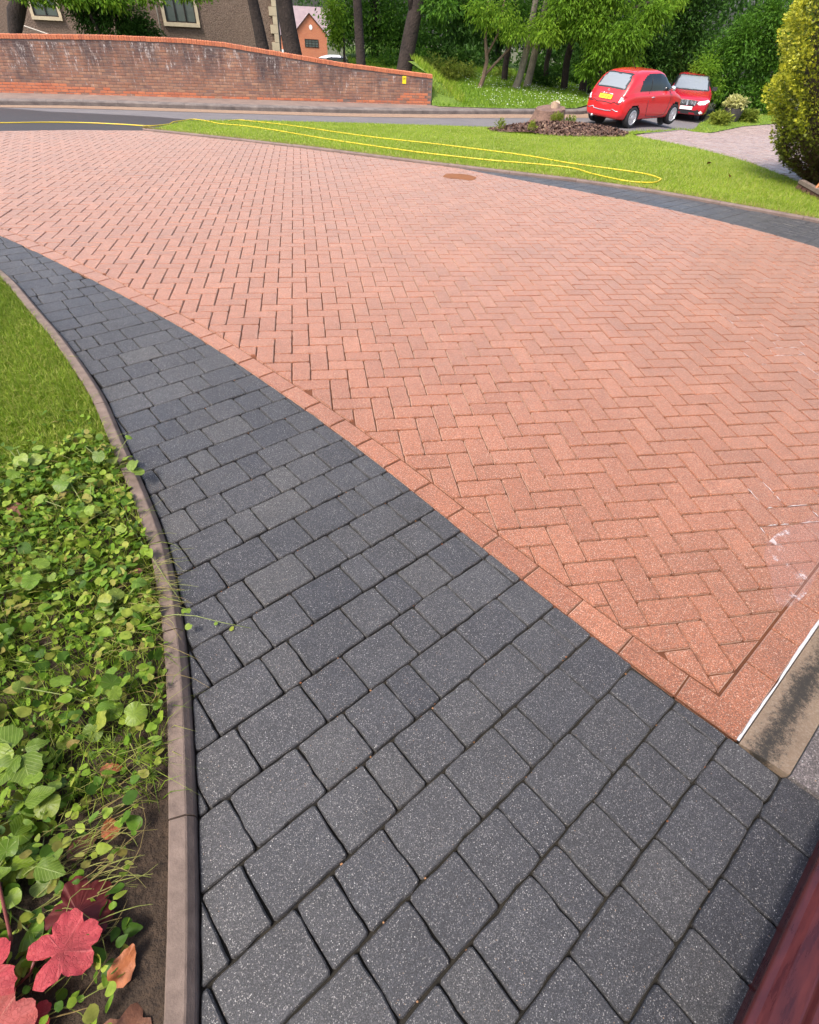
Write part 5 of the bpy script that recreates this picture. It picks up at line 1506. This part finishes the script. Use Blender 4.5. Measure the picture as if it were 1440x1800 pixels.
for x, y, s, lab, k in ((16.2, 24.1, .45, 'lime green hosta clump between the saloon and the dark tub', 91), (18.2, 25.1, .4, 'lime green hosta clump right of the dark tub', 92)):
    V, F, T = leafcloud([(0, 0, .14, s, s * .8, .22, 420)], .17, k, -.2, .6)
    o = tag(empty('hosta', (x, y, g(x, y) + .05)), lab, 'plant'); obj('foliage', V, F, M['leaf_yellow'], o, tint=T)

# ------------------------------------------------------------------ golden conifer by the lawn
hx, hy = 6.3, 6.4
hg = g(hx, hy)
hr = [(hg, .45), (-.05, .80), (.15, 1.02), (.52, 1.26), (.83, 1.37), (1.19, 1.47), (1.5, 1.50), (1.8, 1.48), (2.4, 1.35), (3.2, 1.0), (4.0, .35)]
hz = np.array([q[0] for q in hr]); hrr = np.array([q[1] for q in hr])
cf_ = tag(empty('golden_conifer', (hx, hy, hg)), 'big golden yellow conifer bush at the right edge with brown base', 'conifer')
a = MB(); a.tube([(0, 0, -.05), (0, 0, 2.5), (0, 0, 4.0)], [.14, .09, .02], 8); a.build('trunk', M['bark_brown'], cf_)
q_ = NT('conifer_leaf')
at_ = q_.n('ShaderNodeAttribute', attribute_name='tint')
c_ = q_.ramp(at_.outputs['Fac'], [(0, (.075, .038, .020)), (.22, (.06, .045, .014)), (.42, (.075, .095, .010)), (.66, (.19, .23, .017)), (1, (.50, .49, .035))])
q_.set(c_, .6); tr_ = q_.n('ShaderNodeBsdfTranslucent'); q_.l(c_, tr_.inputs[0]); mx_ = q_.n('ShaderNodeMixShader'); mx_.inputs[0].default_value = .25
q_.l(q_.p.outputs[0], mx_.inputs[1]); q_.l(tr_.outputs[0], mx_.inputs[2]); q_.l(mx_.outputs[0], q_.out.inputs[0])
M['conifer_leaf'] = q_.m
r_ = np.random.default_rng(95)
n = 90000
z = r_.uniform(hg + .02, 3.9, n * 2); th = r_.uniform(0, 2 * np.pi, n * 2)
k_ = (z < 2.3) | (r_.random(n * 2) < .35); z = z[k_][:n]; th = th[k_][:n]; n = len(z)
lump = .055 * np.sin(th * 9 + z * 5) + .05 * np.sin(th * 5 - z * 9 + 2) + .04 * np.sin(th * 17 + z * 13)
dep = np.abs(r_.normal(0, .11, n))
R_ = np.interp(z, hz, hrr) * (1 + lump) - dep
base = np.c_[R_ * np.cos(th), R_ * np.sin(th), z - hg]
out = np.c_[np.cos(th), np.sin(th), r_.normal(.35, .35, n)] + r_.normal(0, .35, (n, 3)); out /= np.linalg.norm(out, axis=1)[:, None]
sdv = np.cross(out, r_.normal(size=(n, 3))); sdv /= np.linalg.norm(sdv, axis=1)[:, None]
l = r_.uniform(.026, .066, n)[:, None]; w_ = l * .16
tipd = np.cross(sdv, out)
# each spray: a small three pronged fan
V = np.stack([base, base + out * l * .35 + sdv * w_, base + out * l * .75 + sdv * l * .32, base + out * l * .55 + sdv * w_ * .4, base + out * l, base + out * l * .55 - sdv * w_ * .4, base + out * l * .75 - sdv * l * .32, base + out * l * .35 - sdv * w_], 1).reshape(-1, 3)
F = np.arange(len(V)).reshape(-1, 8)
# gold on the outside and on the lumps, browner inside and near the ground
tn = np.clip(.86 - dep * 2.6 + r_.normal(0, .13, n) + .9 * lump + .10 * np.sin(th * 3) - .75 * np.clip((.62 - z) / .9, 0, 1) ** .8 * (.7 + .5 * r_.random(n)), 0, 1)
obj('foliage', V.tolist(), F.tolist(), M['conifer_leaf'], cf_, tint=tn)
# dark heart of old twigs so that no daylight comes through
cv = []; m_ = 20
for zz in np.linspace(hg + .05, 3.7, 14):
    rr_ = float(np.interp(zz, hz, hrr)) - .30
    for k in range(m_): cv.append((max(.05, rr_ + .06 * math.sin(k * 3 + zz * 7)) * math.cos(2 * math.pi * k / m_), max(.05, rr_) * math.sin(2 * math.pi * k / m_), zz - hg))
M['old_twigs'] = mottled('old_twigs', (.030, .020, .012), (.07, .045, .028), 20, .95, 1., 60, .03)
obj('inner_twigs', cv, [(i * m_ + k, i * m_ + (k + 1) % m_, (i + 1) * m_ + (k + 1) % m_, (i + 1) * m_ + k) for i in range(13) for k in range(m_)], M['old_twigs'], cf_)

# ------------------------------------------------------------------ broom
b0, b1 = Vector((5.30, 6.10)), Vector((5.13, 5.38))
bz = g(5.2, 5.7) + .03
br = tag(empty('broom', (b0.x, b0.y, bz)), 'broom lying on the lawn below the golden conifer at the right edge', 'broom')
dv_ = (b1 - b0); L_ = dv_.length; dv_ /= L_; an = math.atan2(dv_.y, dv_.x)
M['weathered_wood'] = mottled('weathered_wood', (.20, .15, .12), (.11, .08, .065), 30, .9, .5, 120, .004)
M['bristle'] = mottled('bristle', (.06, .03, .022), (.12, .055, .04), 60, .9, .8, 200, .01)
M['orange_handle'] = plain('orange_handle', (.42, .12, .03), .5)
a = MB(); a.box((dv_.x * L_ / 2, dv_.y * L_ / 2, .06), (L_, .075, .04), an); a.build('head', M['weathered_wood'], br)
a = MB()
for i in range(26):
    for j in (-1, 0, 1):
        q = dv_ * (L_ * (i + .5) / 26); s_ = Vector((-dv_.y, dv_.x)) * .022 * j
        a.tube([(q.x + s_.x, q.y + s_.y, .045), (q.x + s_.x * 1.8 + r_.normal(0, .006), q.y + s_.y * 1.8 + r_.normal(0, .006), -.02)], .008, 4)
a.build('bristles', M['bristle'], br)
a = MB(); q = dv_ * (L_ * .55); a.tube([(q.x - .02, q.y - .02, .06), (q.x + .16, q.y + .12, .16), (q.x + 1.1, q.y + .75, .62)], [.017, .014, .014], 8); a.build('handle', M['orange_handle'], br, smooth=True)

# ------------------------------------------------------------------ flower bed plants
def nearleaf(name, tones, vein, nv=7, trans=.3, rough=.42, vs=.10, pinnate=False, lacy=False):
    q = NT(name)
    c = q.ramp(q.rnd(), [(i / max(1, len(tones) - 1), t) for i, t in enumerate(tones)])
    tc = q.n('ShaderNodeTexCoord'); sp = q.n('ShaderNodeSeparateXYZ'); q.l(tc.outputs['Object'], sp.inputs[0])
    an = q.math('ARCTAN2', sp.outputs[1], sp.outputs[0])
    ph = q.math('FRACT', q.math('MULTIPLY', an, nv / (2 * math.pi)))
    if pinnate: ph = q.math('FRACT', q.math('MULTIPLY', q.math('SUBTRACT', sp.outputs[0], q.math('MULTIPLY', q.math('ABSOLUTE', sp.outputs[1]), 1.1)), nv))
    ds = q.math('ABSOLUTE', q.math('SUBTRACT', ph, .5))
    vn = q.ramp(ds, [(0., 1.), (vs, 0.)])
    if pinnate: vn = q.math('MAXIMUM', vn, q.ramp(q.math('ABSOLUTE', sp.outputs[1]), [(0., 1.), (.025, 0.)]))
    no = q.noise(60, 4, .7)
    c = q.mix(q.ramp(no, [(.35, 0.), (.7, .5)]), c, tuple(x * .55 for x in tones[0]))
    c = q.mix(q.math('MULTIPLY', vn, .55), c, vein)
    if lacy:
        wv_ = q.n('ShaderNodeVectorMath', operation='ADD'); q.l(tc.outputs['Object'], wv_.inputs[0]); nz_ = q.n('ShaderNodeTexNoise'); nz_.inputs['Scale'].default_value = 9; q.l(tc.outputs['Object'], nz_.inputs['Vector']); sc_ = q.n('ShaderNodeVectorMath', operation='SCALE'); q.l(nz_.outputs['Color'], sc_.inputs[0]); sc_.inputs['Scale'].default_value = .12; q.l(sc_.outputs[0], wv_.inputs[1])
        vv_ = q.voro(16, wv_.outputs[0], 'DISTANCE_TO_EDGE')
        net = q.ramp(vv_.outputs['Distance'], [(.0, 1.), (.10, 0.)])
        c = q.mix(q.math('MULTIPLY', net, .30), c, tuple(x * .45 for x in tones[0])); no = q.math('SUBTRACT', no, q.math('MULTIPLY', net, 1.8))
        c = q.mix(q.ramp(q.noise(9, 4, .7), [(.5, 0.), (.75, .55)]), c, (.12, .03, .022))
    q.set(c, rough)
    q.p.inputs['Specular IOR Level'].default_value = .3
    q.bump(q.math('ADD', vn, q.math('MULTIPLY', no, .7)), .35, .003)
    tr = q.n('ShaderNodeBsdfTranslucent'); q.l(c, tr.inputs[0])
    mx = q.n('ShaderNodeMixShader'); mx.inputs[0].default_value = trans
    q.l(q.p.outputs[0], mx.inputs[1]); q.l(tr.outputs[0], mx.inputs[2]); q.l(mx.outputs[0], q.out.inputs[0])
    return q.m
M['weed_leaf'] = nearleaf('weed_leaf', [(.11, .20, .022), (.15, .26, .026), (.21, .32, .035), (.27, .35, .06), (.09, .16, .024), (.33, .36, .05)], (.30, .38, .09), 9)
M['toothed_leaf'] = nearleaf('toothed_leaf', [(.10, .17, .014), (.14, .22, .018), (.20, .29, .026), (.26, .34, .035)], (.28, .36, .08), 8, pinnate=True, vs=.14)
M['filler_leaf'] = leafmat('filler_leaf', [(.045, .10, .012), (.09, .18, .018), (.15, .27, .024), (.23, .34, .035), (.33, .40, .06), (.26, .20, .06)], .3, nscale=50)
M['red_leaf'] = nearleaf('red_leaf', [(.44, .035, .05), (.50, .075, .085), (.40, .03, .042)], (.52, .13, .13), 5, .25, .6, .05, lacy=True)
M['pink_leaf'] = nearleaf('pink_leaf', [(.46, .12, .10), (.42, .07, .075)], (.60, .26, .20), 5, .25, .6, .05, lacy=True)
M['dull_red_leaf'] = nearleaf('dull_red_leaf', [(.14, .018, .018), (.11, .016, .014)], (.2, .05, .04), 7, .25, .55)
M['dead_leaf'] = mottled('dead_leaf', (.20, .075, .035), (.10, .04, .02), 40, .7, .6, 120, .004)
M['orange_leaf'] = mottled('orange_leaf', (.36, .11, .03), (.24, .07, .025), 40, .6, .5, 120, .004)
M['stalk'] = plain('stalk', (.20, .24, .07), .6)
M['red_stem'] = plain('red_stem', (.16, .04, .035), .5)
M['fine_stalk'] = leafmat('fine_stalk', [(.26, .30, .08), (.36, .34, .12), (.30, .20, .09), (.20, .28, .05)], .2)

def leaf_shape(kind, n=20, seed=0):
    """outline as radius around the leaf base / middle, unit size; returns verts, faces"""
    r = random.Random(seed)
    pts = []
    for k in range(n):
        t = -math.pi + 2 * math.pi * (k + .5) / n
        if kind == 'round':
            R = .5 * (1 + .055 * math.cos(11 * t)) * (1 - .42 * math.exp(-((abs(t) - math.pi) / .35) ** 2))
            x, y = .06 + R * math.cos(t) * .98, R * math.sin(t)
        elif kind == 'ovate':
            u = math.cos(t); y = .38 * math.copysign(abs(math.sin(t)) ** 1.25, t) * (1 - .48 * u); x = .52 * u + .02
            s = 1 + .055 * math.cos(13 * t); x, y = x * s, y * s
        elif kind == 'trefoil':
            R = (.20 + .30 * abs(math.cos(1.5 * t)) ** .6) * (1 + .05 * math.cos(15 * t)); x, y = .05 + R * math.cos(t), R * math.sin(t)
        elif kind == 'lobed':
            lob = abs(math.cos(2.5 * t)) ** .6 * (.75 + .5 * abs(math.sin(1.7 * t + seed)))
            R = (.30 + .17 * lob) * (1 + .07 * abs(math.sin(10 * t + seed))) * (1 - .55 * math.exp(-((abs(t) - math.pi) / .25) ** 2))
            x, y = .06 + R * math.cos(t) * 1.12, R * math.sin(t)
        else:
            u = math.cos(t); y = .20 * math.sin(t) * (1 - .3 * u); x = .5 * u
        pts.append((x, y))
    wob = [r.uniform(-.05, .05) for _ in range(6)]
    def z(x, y):
        return -.20 * x * x - .18 * y * y + .22 * abs(y) * .6 + wob[0] * math.sin(7 * x + wob[1] * 20) + wob[2] * math.sin(8 * y + 3 * x + wob[3] * 20)
    v = [(0, 0, z(0, 0) - .01)]
    fr = (.35, .65, .85, 1.) if kind == 'lobed' else (.55, 1.)
    for f_ in fr:
        if kind == 'lobed': ru = .028 * f_ ** 4 * (0 if f_ < .5 else 1)
        else: ru = .02 if f_ == 1 else 0
        v += [(x * f_, y * f_, z(x * f_, y * f_) + ru * (math.cos(k * 1.9 + seed) + .6 * math.sin(k * .83 + seed)) + (r.uniform(-.008, .008) if kind == 'lobed' else 0)) for k, (x, y) in enumerate(pts)]
    fc = [(0, 1 + k, 1 + (k + 1) % n) for k in range(n)]
    for i in range(len(fr) - 1): fc += [(1 + i * n + k, 1 + (i + 1) * n + k, 1 + (i + 1) * n + (k + 1) % n, 1 + i * n + (k + 1) % n) for k in range(n)]
    return v, fc
RL = [mesh('leaf', *leaf_shape('round', 22, s), M['weed_leaf'], smooth=True) for s in range(4)] + [mesh('leaf', *leaf_shape('ovate', 20, 9 + s), M['toothed_leaf'], smooth=True) for s in range(2)]
def leaf_mat4(p, size, yaw, tilt, roll):
    return Matrix.Translation(p) @ Matrix.Rotation(yaw, 4, 'Z') @ Matrix.Rotation(tilt, 4, 'Y') @ Matrix.Rotation(roll, 4, 'X') @ Matrix.Scale(size, 4)
def put(name, me, parent, Mx):
    o = bpy.data.objects.new(name, me); link(o); o.parent = parent
    o.matrix_basis = Matrix.Translation(-parent.location) @ Mx if parent else Mx
    return o
rb = random.Random(5)
BV = [(-2.33, .86), (-2.20, .58), (-2.09, .33), (-2.0, .14), (-1.96, 0), (-1.92, -.14), (-1.88, -.30), (-1.85, -.45), (-1.825, -.63), (-1.80, -.85), (-1.76, -1.3), (-2.25, -1.35), (-2.55, -.6), (-2.95, .25), (-2.62, .62)]
# low round leaved weeds, one plant each
plants = []
tries = 0
while len(plants) < 17 and tries < 4000:
    tries += 1
    x, y = rb.uniform(-2.8, -1.88), rb.uniform(-1.0, .72)
    if not inside(BV, [(x, y)])[0]: continue
    if y < -.52 and x > -2.02: continue                       # bare soil by the kerb
    if any(math.dist((x, y), p) < .155 for p in plants): continue
    plants.append((x, y))
fil = []
for i, (x, y) in enumerate(plants):
    place = 'beside the brown kerb' if p_kerb.near((x, y))[3] < .22 else 'along the lawn edge' if y > .42 - .2 * (x + 2.6) else 'at the left photo edge' if x < -2.33 - .45 * max(0, y + .3) else 'in the middle of the bed'
    part_ = 'upper' if y > .15 else 'lower' if y < -.3 else 'central'
    t = tag(empty('weed', (x, y, .02)), 'low round leaved weed %s, %s bed' % (place, part_), 'weed', 'round leaved weeds in the flower bed')
    stm = MB()
    for k in range(17):
        a = rb.uniform(0, 6.283); d = abs(rb.gauss(0, .085)); h = rb.uniform(.045, .115) - .25 * d * d
        p = Vector((x + d * math.cos(a), y + d * math.sin(a), .02 + max(.025, h)))
        if (p.xy - Vector((-1.80, p.y))).x > 0: continue
        s = rb.uniform(.026, .056) * (1.15 if y < -.3 else 1)
        put('leaf', rb.choice(RL[:4] if i % 4 else RL), t, leaf_mat4(p, s, a + rb.gauss(0, .7), rb.gauss(.15, .35), rb.gauss(0, .35)))
        stm.tube([(.3 * (p.x - x) * .3, .3 * (p.y - y) * .3, 0), ((p.x - x) * .6, (p.y - y) * .6, (p.z - .02) * .75), (p.x - x, p.y - y, p.z - .022)], .0014, 4)
    tag(stm.build('stems', M['stalk'], t), kind='stuff')
# undergrowth: countless smaller leaves between them
shapes = [leaf_shape('round', 11, 50 + s) for s in range(2)] + [leaf_shape('ovate', 11, 60), leaf_shape('ovate', 11, 62), leaf_shape('lance', 9, 61), leaf_shape('trefoil', 15, 63)]
a = MB()
cnt = 0
while cnt < 5600:
    x, y = rb.uniform(-3.0, -1.83), rb.uniform(-1.3, .80)
    if not inside(BV, [(x, y)])[0]: continue
    dens = 1.0 if y > -.35 else .62
    if y < -.5 and x > -2.0: dens = .26
    if -.42 < y < -.24 and x > -2.3: dens *= .55
    if rb.random() > dens: continue
    v, f = shapes[rb.choice((0, 1, 2, 2, 3, 3, 4, 4, 5))]
    h = rb.uniform(.010, .082)
    Mx = leaf_mat4(Vector((x, y, .018 + h)), rb.uniform(.012, .030) * (1 + .6 * rb.random() ** 3), rb.uniform(0, 6.28), rb.gauss(.1, .5), rb.gauss(0, .5))
    a.add([Mx @ Vector(p) for p in v], f, 0, rb.random()); cnt += 1
# strays thinning out into the lawn
for _ in range(420):
    t = rb.random() ** 2; x = rb.uniform(-3.1, -2.25); y = .62 - .45 * (x + 2.3) * (-.6) + t * .55 - .1
    if p_kerb.near((x, y))[2] > -.07: continue
    v, f = shapes[rb.choice((0, 1, 2, 3, 5))]
    Mx = leaf_mat4(Vector((x, y, .03 + rb.uniform(.01, .05))), rb.uniform(.014, .034), rb.uniform(0, 6.28), rb.gauss(.1, .4), rb.gauss(0, .4))
    a.add([Mx @ Vector(p) for p in v], f, 0, rb.random())
tag(a.build('ground_cover', M['filler_leaf'], smooth=True), kind='stuff')
# stalks, runners and strands lying through the bed
a = MB()
def strand(p, yaw, L, h, bow=.3, rad=.0011):
    pts = []
    for i in range(6):
        t = i / 5
        pts.append((p[0] + L * t * math.cos(yaw + bow * (t - .5)), p[1] + L * t * math.sin(yaw + bow * (t - .5)), p[2] + h * math.sin(math.pi * (t * .8 + .1)) + rb.uniform(-.004, .004)))
    a.tube(pts, [rad, rad, rad, rad * .9, rad * .7, rad * .4], 4, 0, rb.random())
for _ in range(170):
    x, y = rb.uniform(-2.9, -1.86), rb.uniform(-1.25, .75)
    if inside(BV, [(x, y)])[0]: strand((x, y, rb.uniform(.02, .07)), rb.uniform(0, 6.28), rb.uniform(.05, .22), rb.uniform(0, .05), rb.gauss(0, .8), rb.uniform(.0006, .0012))
for _ in range(130):                                             # fine pale strands combed towards the kerb
    x, y = rb.uniform(-2.06, -1.92), rb.gauss(-.86, .13)
    strand((x, y, rb.uniform(.025, .06)), rb.gauss(.35, .22), rb.uniform(.07, .14), rb.uniform(.0, .025), rb.gauss(0, .5), rb.uniform(.0008, .0013))
for _ in range(90):
    x, y = rb.uniform(-2.1, -1.95), rb.gauss(-.12, .12)
    strand((x, y, rb.uniform(.03, .07)), rb.gauss(.1, .5), rb.uniform(.08, .17), rb.uniform(.0, .03), rb.gauss(0, .5), rb.uniform(.0007, .0012))
tag(a.build('dry_strands', M['fine_stalk']), kind='stuff')
# tufts of grass running into the bed
P = scatter(BV, 5200, 141, lambda q: (q[:, 1] > -.75)); blades('bed_grass', P, lambda x, y: .02, .04, .105, .0026, M['grass_near'], seg=2, lean=1.1, seed=142)
P = scatter([(-2.33, .88), (-2.22, .6), (-2.9, .2), (-3.4, .3), (-3.2, .6)], 4200, 143); blades('bed_grass', P, lambda x, y: .02, .025, .07, .003, M['grass_near'], seg=2, lean=1.0, seed=144)

def leaf_obj(name, kind, size, m, p, yaw, tilt, roll, label=None, cat=None, group=None, n=26, seed=0, sy=1., parent=None):
    v, f = leaf_shape(kind, n, seed)
    v = [(x, y * sy, z) for x, y, z in v]
    Mx = leaf_mat4(Vector(p), size, yaw, tilt, roll)
    o = put(name, mesh(name, v, f, m, smooth=True), parent, Mx)
    if label: tag(o, label, cat, group)
    return o
# red leaved plant at the corner
rp = tag(empty('coral_bells', (-2.09, -1.10, .02)), 'red leaved plant with lobed crimson leaves in the bed corner', 'plant')
for p, s, yaw, tl, rl, m, sd3 in (((-1.945, -1.035, .105), .122, .5, .10, .05, 'red_leaf', 3), ((-2.065, -1.075, .12), .135, 2.5, .12, -.1, 'red_leaf', 4), ((-2.035, -1.135, .10), .135, -.9, .15, .1, 'pink_leaf', 5), ((-1.985, -1.125, .07), .06, -.5, .2, .2, 'red_leaf', 6),
                                  ((-2.12, -1.14, .13), .15, 3.3, .1, 0, 'red_leaf', 7), ((-2.13, -1.03, .11), .12, 2.2, .1, .1, 'dull_red_leaf', 8), ((-1.945, -.965, .070), .12, .9, .25, .2, 'dull_red_leaf', 9), ((-1.91, -.985, .06), .06, .3, .2, -.2, 'dull_red_leaf', 10)):
    leaf_obj('leaf', 'lobed', s, M[m], p, yaw, tl, rl, 'dull dark red leaf' if m == 'dull_red_leaf' else None, n=58, seed=sd3, parent=rp)
b_ = rp.location
def stem(pts, rad, m, parent, name='stem'):
    a = MB(); a.tube([Vector(p) - parent.location for p in pts], rad, 6); return a.build(name, m, parent, smooth=True)
stem([(-2.09, -1.10, .02), (-2.05, -1.0, .10), (-2.08, -.90, .17), (-2.10, -.86, .20)], [.004, .0035, .003, .0025], M['red_stem'], rp)
stem([(-2.09, -1.10, .02), (-2.0, -1.06, .09), (-1.99, -1.045, .108)], .0028, M['red_stem'], rp)
stem([(-2.09, -1.10, .02), (-2.04, -1.09, .11), (-2.055, -1.08, .118)], .0028, M['red_stem'], rp)
a = MB(); bmv = bmesh.new(); bmesh.ops.create_icosphere(bmv, subdivisions=1, radius=.009); bmv.verts.index_update()
sv = [tuple(v.co) for v in bmv.verts]; sf = [tuple(v.index for v in f.verts) for f in bmv.faces]; bmv.free()
for k in range(5): a.add([(x - .010 + .006 * math.cos(k * 2), y + .24 + .006 * math.sin(k * 2), z + .18 + k * .006) for x, y, z in sv], sf)
a.build('flower_bud', M['red_leaf'], rp, smooth=True)
# five fingered plant on the left
vp = tag(empty('creeper', (-2.16, -.62, .02)), 'plant with bright five fingered leaves at the left edge of the bed', 'plant')
for k, (yaw, s) in enumerate(((2.6, .125), (3.5, .12), (4.35, .10), (5.2, .115), (.2, .06))):
    c_ = Vector((-2.145, -.615, .125))
    leaf_obj('leaf', 'ovate', s * .78, M['toothed_leaf'], c_ + Vector((math.cos(yaw), math.sin(yaw), 0)) * s * .52, yaw, .12, .1 * (-1) ** k, n=24, seed=70 + k, parent=vp)
stem([(-2.16, -.62, .02), (-2.15, -.6, .08), (-2.145, -.615, .122)], .0025, M['stalk'], vp)
# serrated leaves in the darker lower part
sp_ = tag(empty('nettle_plant', (-2.12, -.86, .02)), 'weed with long toothed dark green leaves above the red leaved plant', 'weed')
for k in range(14):
    a_ = rb.uniform(0, 6.28); d = rb.uniform(.02, .13)
    leaf_obj('leaf', 'ovate', rb.uniform(.05, .075), M['toothed_leaf'], (-2.10 + d * math.cos(a_), -.86 + d * math.sin(a_) * .8, rb.uniform(.05, .11)), a_, rb.gauss(.25, .2), rb.gauss(0, .3), n=24, seed=80 + k, sy=.85, parent=sp_)
stem([(-2.12, -.86, .02), (-2.1, -.85, .08)], .003, M['stalk'], sp_)
# star rosettes near the kerb
for (x, y, lab, k) in ((-1.845, -.695, 'small spiky green rosette leaning on the brown kerb', 0), (-2.02, -.70, 'pale spiky green rosette in the bare soil of the bed', 1), (-1.965, -.60, 'small spiky rosette between dry stalks in the bed', 2)):
    o = tag(empty('sedum', (x, y, .03)), lab, 'plant')
    a = MB()
    for h in range(4):
        for j in range(9):
            an = j * .698 + h * .35 + k; L = .024 - .003 * h; z = .012 + .011 * h
            c_, s_ = math.cos(an), math.sin(an)
            a.add([(-.0022 * s_, .0022 * c_, z), (.0022 * s_, -.0022 * c_, z), (L * c_, L * s_, z + .010 + .004 * h)], [(0, 1, 2)], 0, rb.random())
    a.build('foliage', M['weed_leaf'] if k != 1 else M['filler_leaf'], o)
    a = MB(); a.tube([(0, 0, -.01), (0, 0, .045)], .002, 5); a.build('stem', M['stalk'], o)
# fallen leaves
for p, s, yaw, tl, kind, m, lab, sy in (
        ((-1.84, -1.07, .042), .075, 1.1, -.3, 'ovate', 'orange_leaf', 'curled orange brown leaf on the soil beside the kerb', .8),
        ((-2.49, .335, .075), .07, .6, .2, 'ovate', 'dead_leaf', 'reddish brown dead leaf between lawn and weeds on the left', 1.1),
        ((-1.815, -1.19, .035), .10, 1.5, .1, 'lobed', 'dead_leaf', 'large brown dead leaf flat on the soil at the bottom of the bed', 1.),
        ((-1.975, -.83, .05), .075, .9, .3, 'ovate', 'dead_leaf', 'dark brown curled dead leaf among the toothed weeds', .7),
        ((-1.955, -.66, .045), .05, .2, .2, 'ovate', 'orange_leaf', 'small rusty leaf among the dry stalks of the bed', .8),
        ((-1.925, -.80, .045), .06, 2.0, .2, 'ovate', 'orange_leaf', 'pale brown leaf in the middle of the combed strands', .8),
        ((-2.0, -.02, .08), .035, 2.0, .2, 'ovate', 'dead_leaf', 'small dark dead leaf among the round leaved weeds', .8),
        ((4.75, 6.85, -.17), .11, .6, .5, 'ovate', 'orange_leaf', 'fallen pale brown leaf on the front lawn, nearest the drive', .8),
        ((5.15, 8.0, -.24), .09, 1.6, .5, 'ovate', 'dead_leaf', 'dark dead leaf on the front lawn towards the neighbours drive', .8)):
    leaf_obj('fallen_leaf', kind, s, M[m], p, yaw, tl, .3, lab, 'leaf', 'fallen leaves', n=24, seed=int(yaw * 10), sy=sy)
# runner hanging over the kerb on to the path
rn = tag(empty('runner', (-1.93, -.20, .05)), 'thin green runner with tiny leaves reaching over the kerb on to the path', 'plant')
stem([(-1.93, -.20, .05), (-1.86, -.20, .056), (-1.80, -.205, .045), (-1.72, -.225, .022), (-1.63, -.25, .010)], [.0017, .0016, .0014, .0012, .0008], M['stalk'], rn)
for x, y, z, s in ((-1.69, -.245, .012, .018), (-1.74, -.225, .022, .014), (-1.83, -.19, .055, .03), (-1.815, -.245, .05, .025)):
    leaf_obj('leaf', 'round', s, M['weed_leaf'], (x, y, z), rb.uniform(0, 6), .2, .1, n=18, seed=int(s * 1e4), parent=rn)
rn2 = tag(empty('runner', (-2.05, .15, .05)), 'long straw coloured stalk hanging along the kerb above the runner', 'plant')
stem([(-2.16, .40, .06), (-2.07, .20, .075), (-1.98, .06, .07), (-1.90, -.07, .05), (-1.86, -.13, .035)], [.0013, .0015, .0015, .0013, .0008], M['stalk'], rn2)
# petals and specks of grit on the path and lawn
gm = MB()
for _ in range(130):
    k = rb.choice(range(-5, 14)); m_ = rb.uniform(-1.7, -.1); n_ = N0 + k * NP + rb.gauss(0, .003)
    p = PD * m_ + PN * n_
    if p_kerb.near((p.x, p.y))[2] < .02 or p_bound.near((p.x, p.y))[2] < .02: continue
    s = rb.uniform(.0015, .0042)
    gm.add([(p.x + s * math.cos(j * 1.257 + k), p.y + s * .8 * math.sin(j * 1.257 + k), .0005 + (.002 if j % 2 else 0)) for j in range(5)], [(0, 1, 2, 3, 4)], 0, rb.random())
q_ = NT('grit'); M['grit'] = q_.set(q_.ramp(q_.rnd(), [(0, (.30, .10, .04)), (.5, (.38, .20, .10)), (1, (.16, .07, .03))]), .9)
tag(gm.build('grit', M['grit']), kind='stuff')
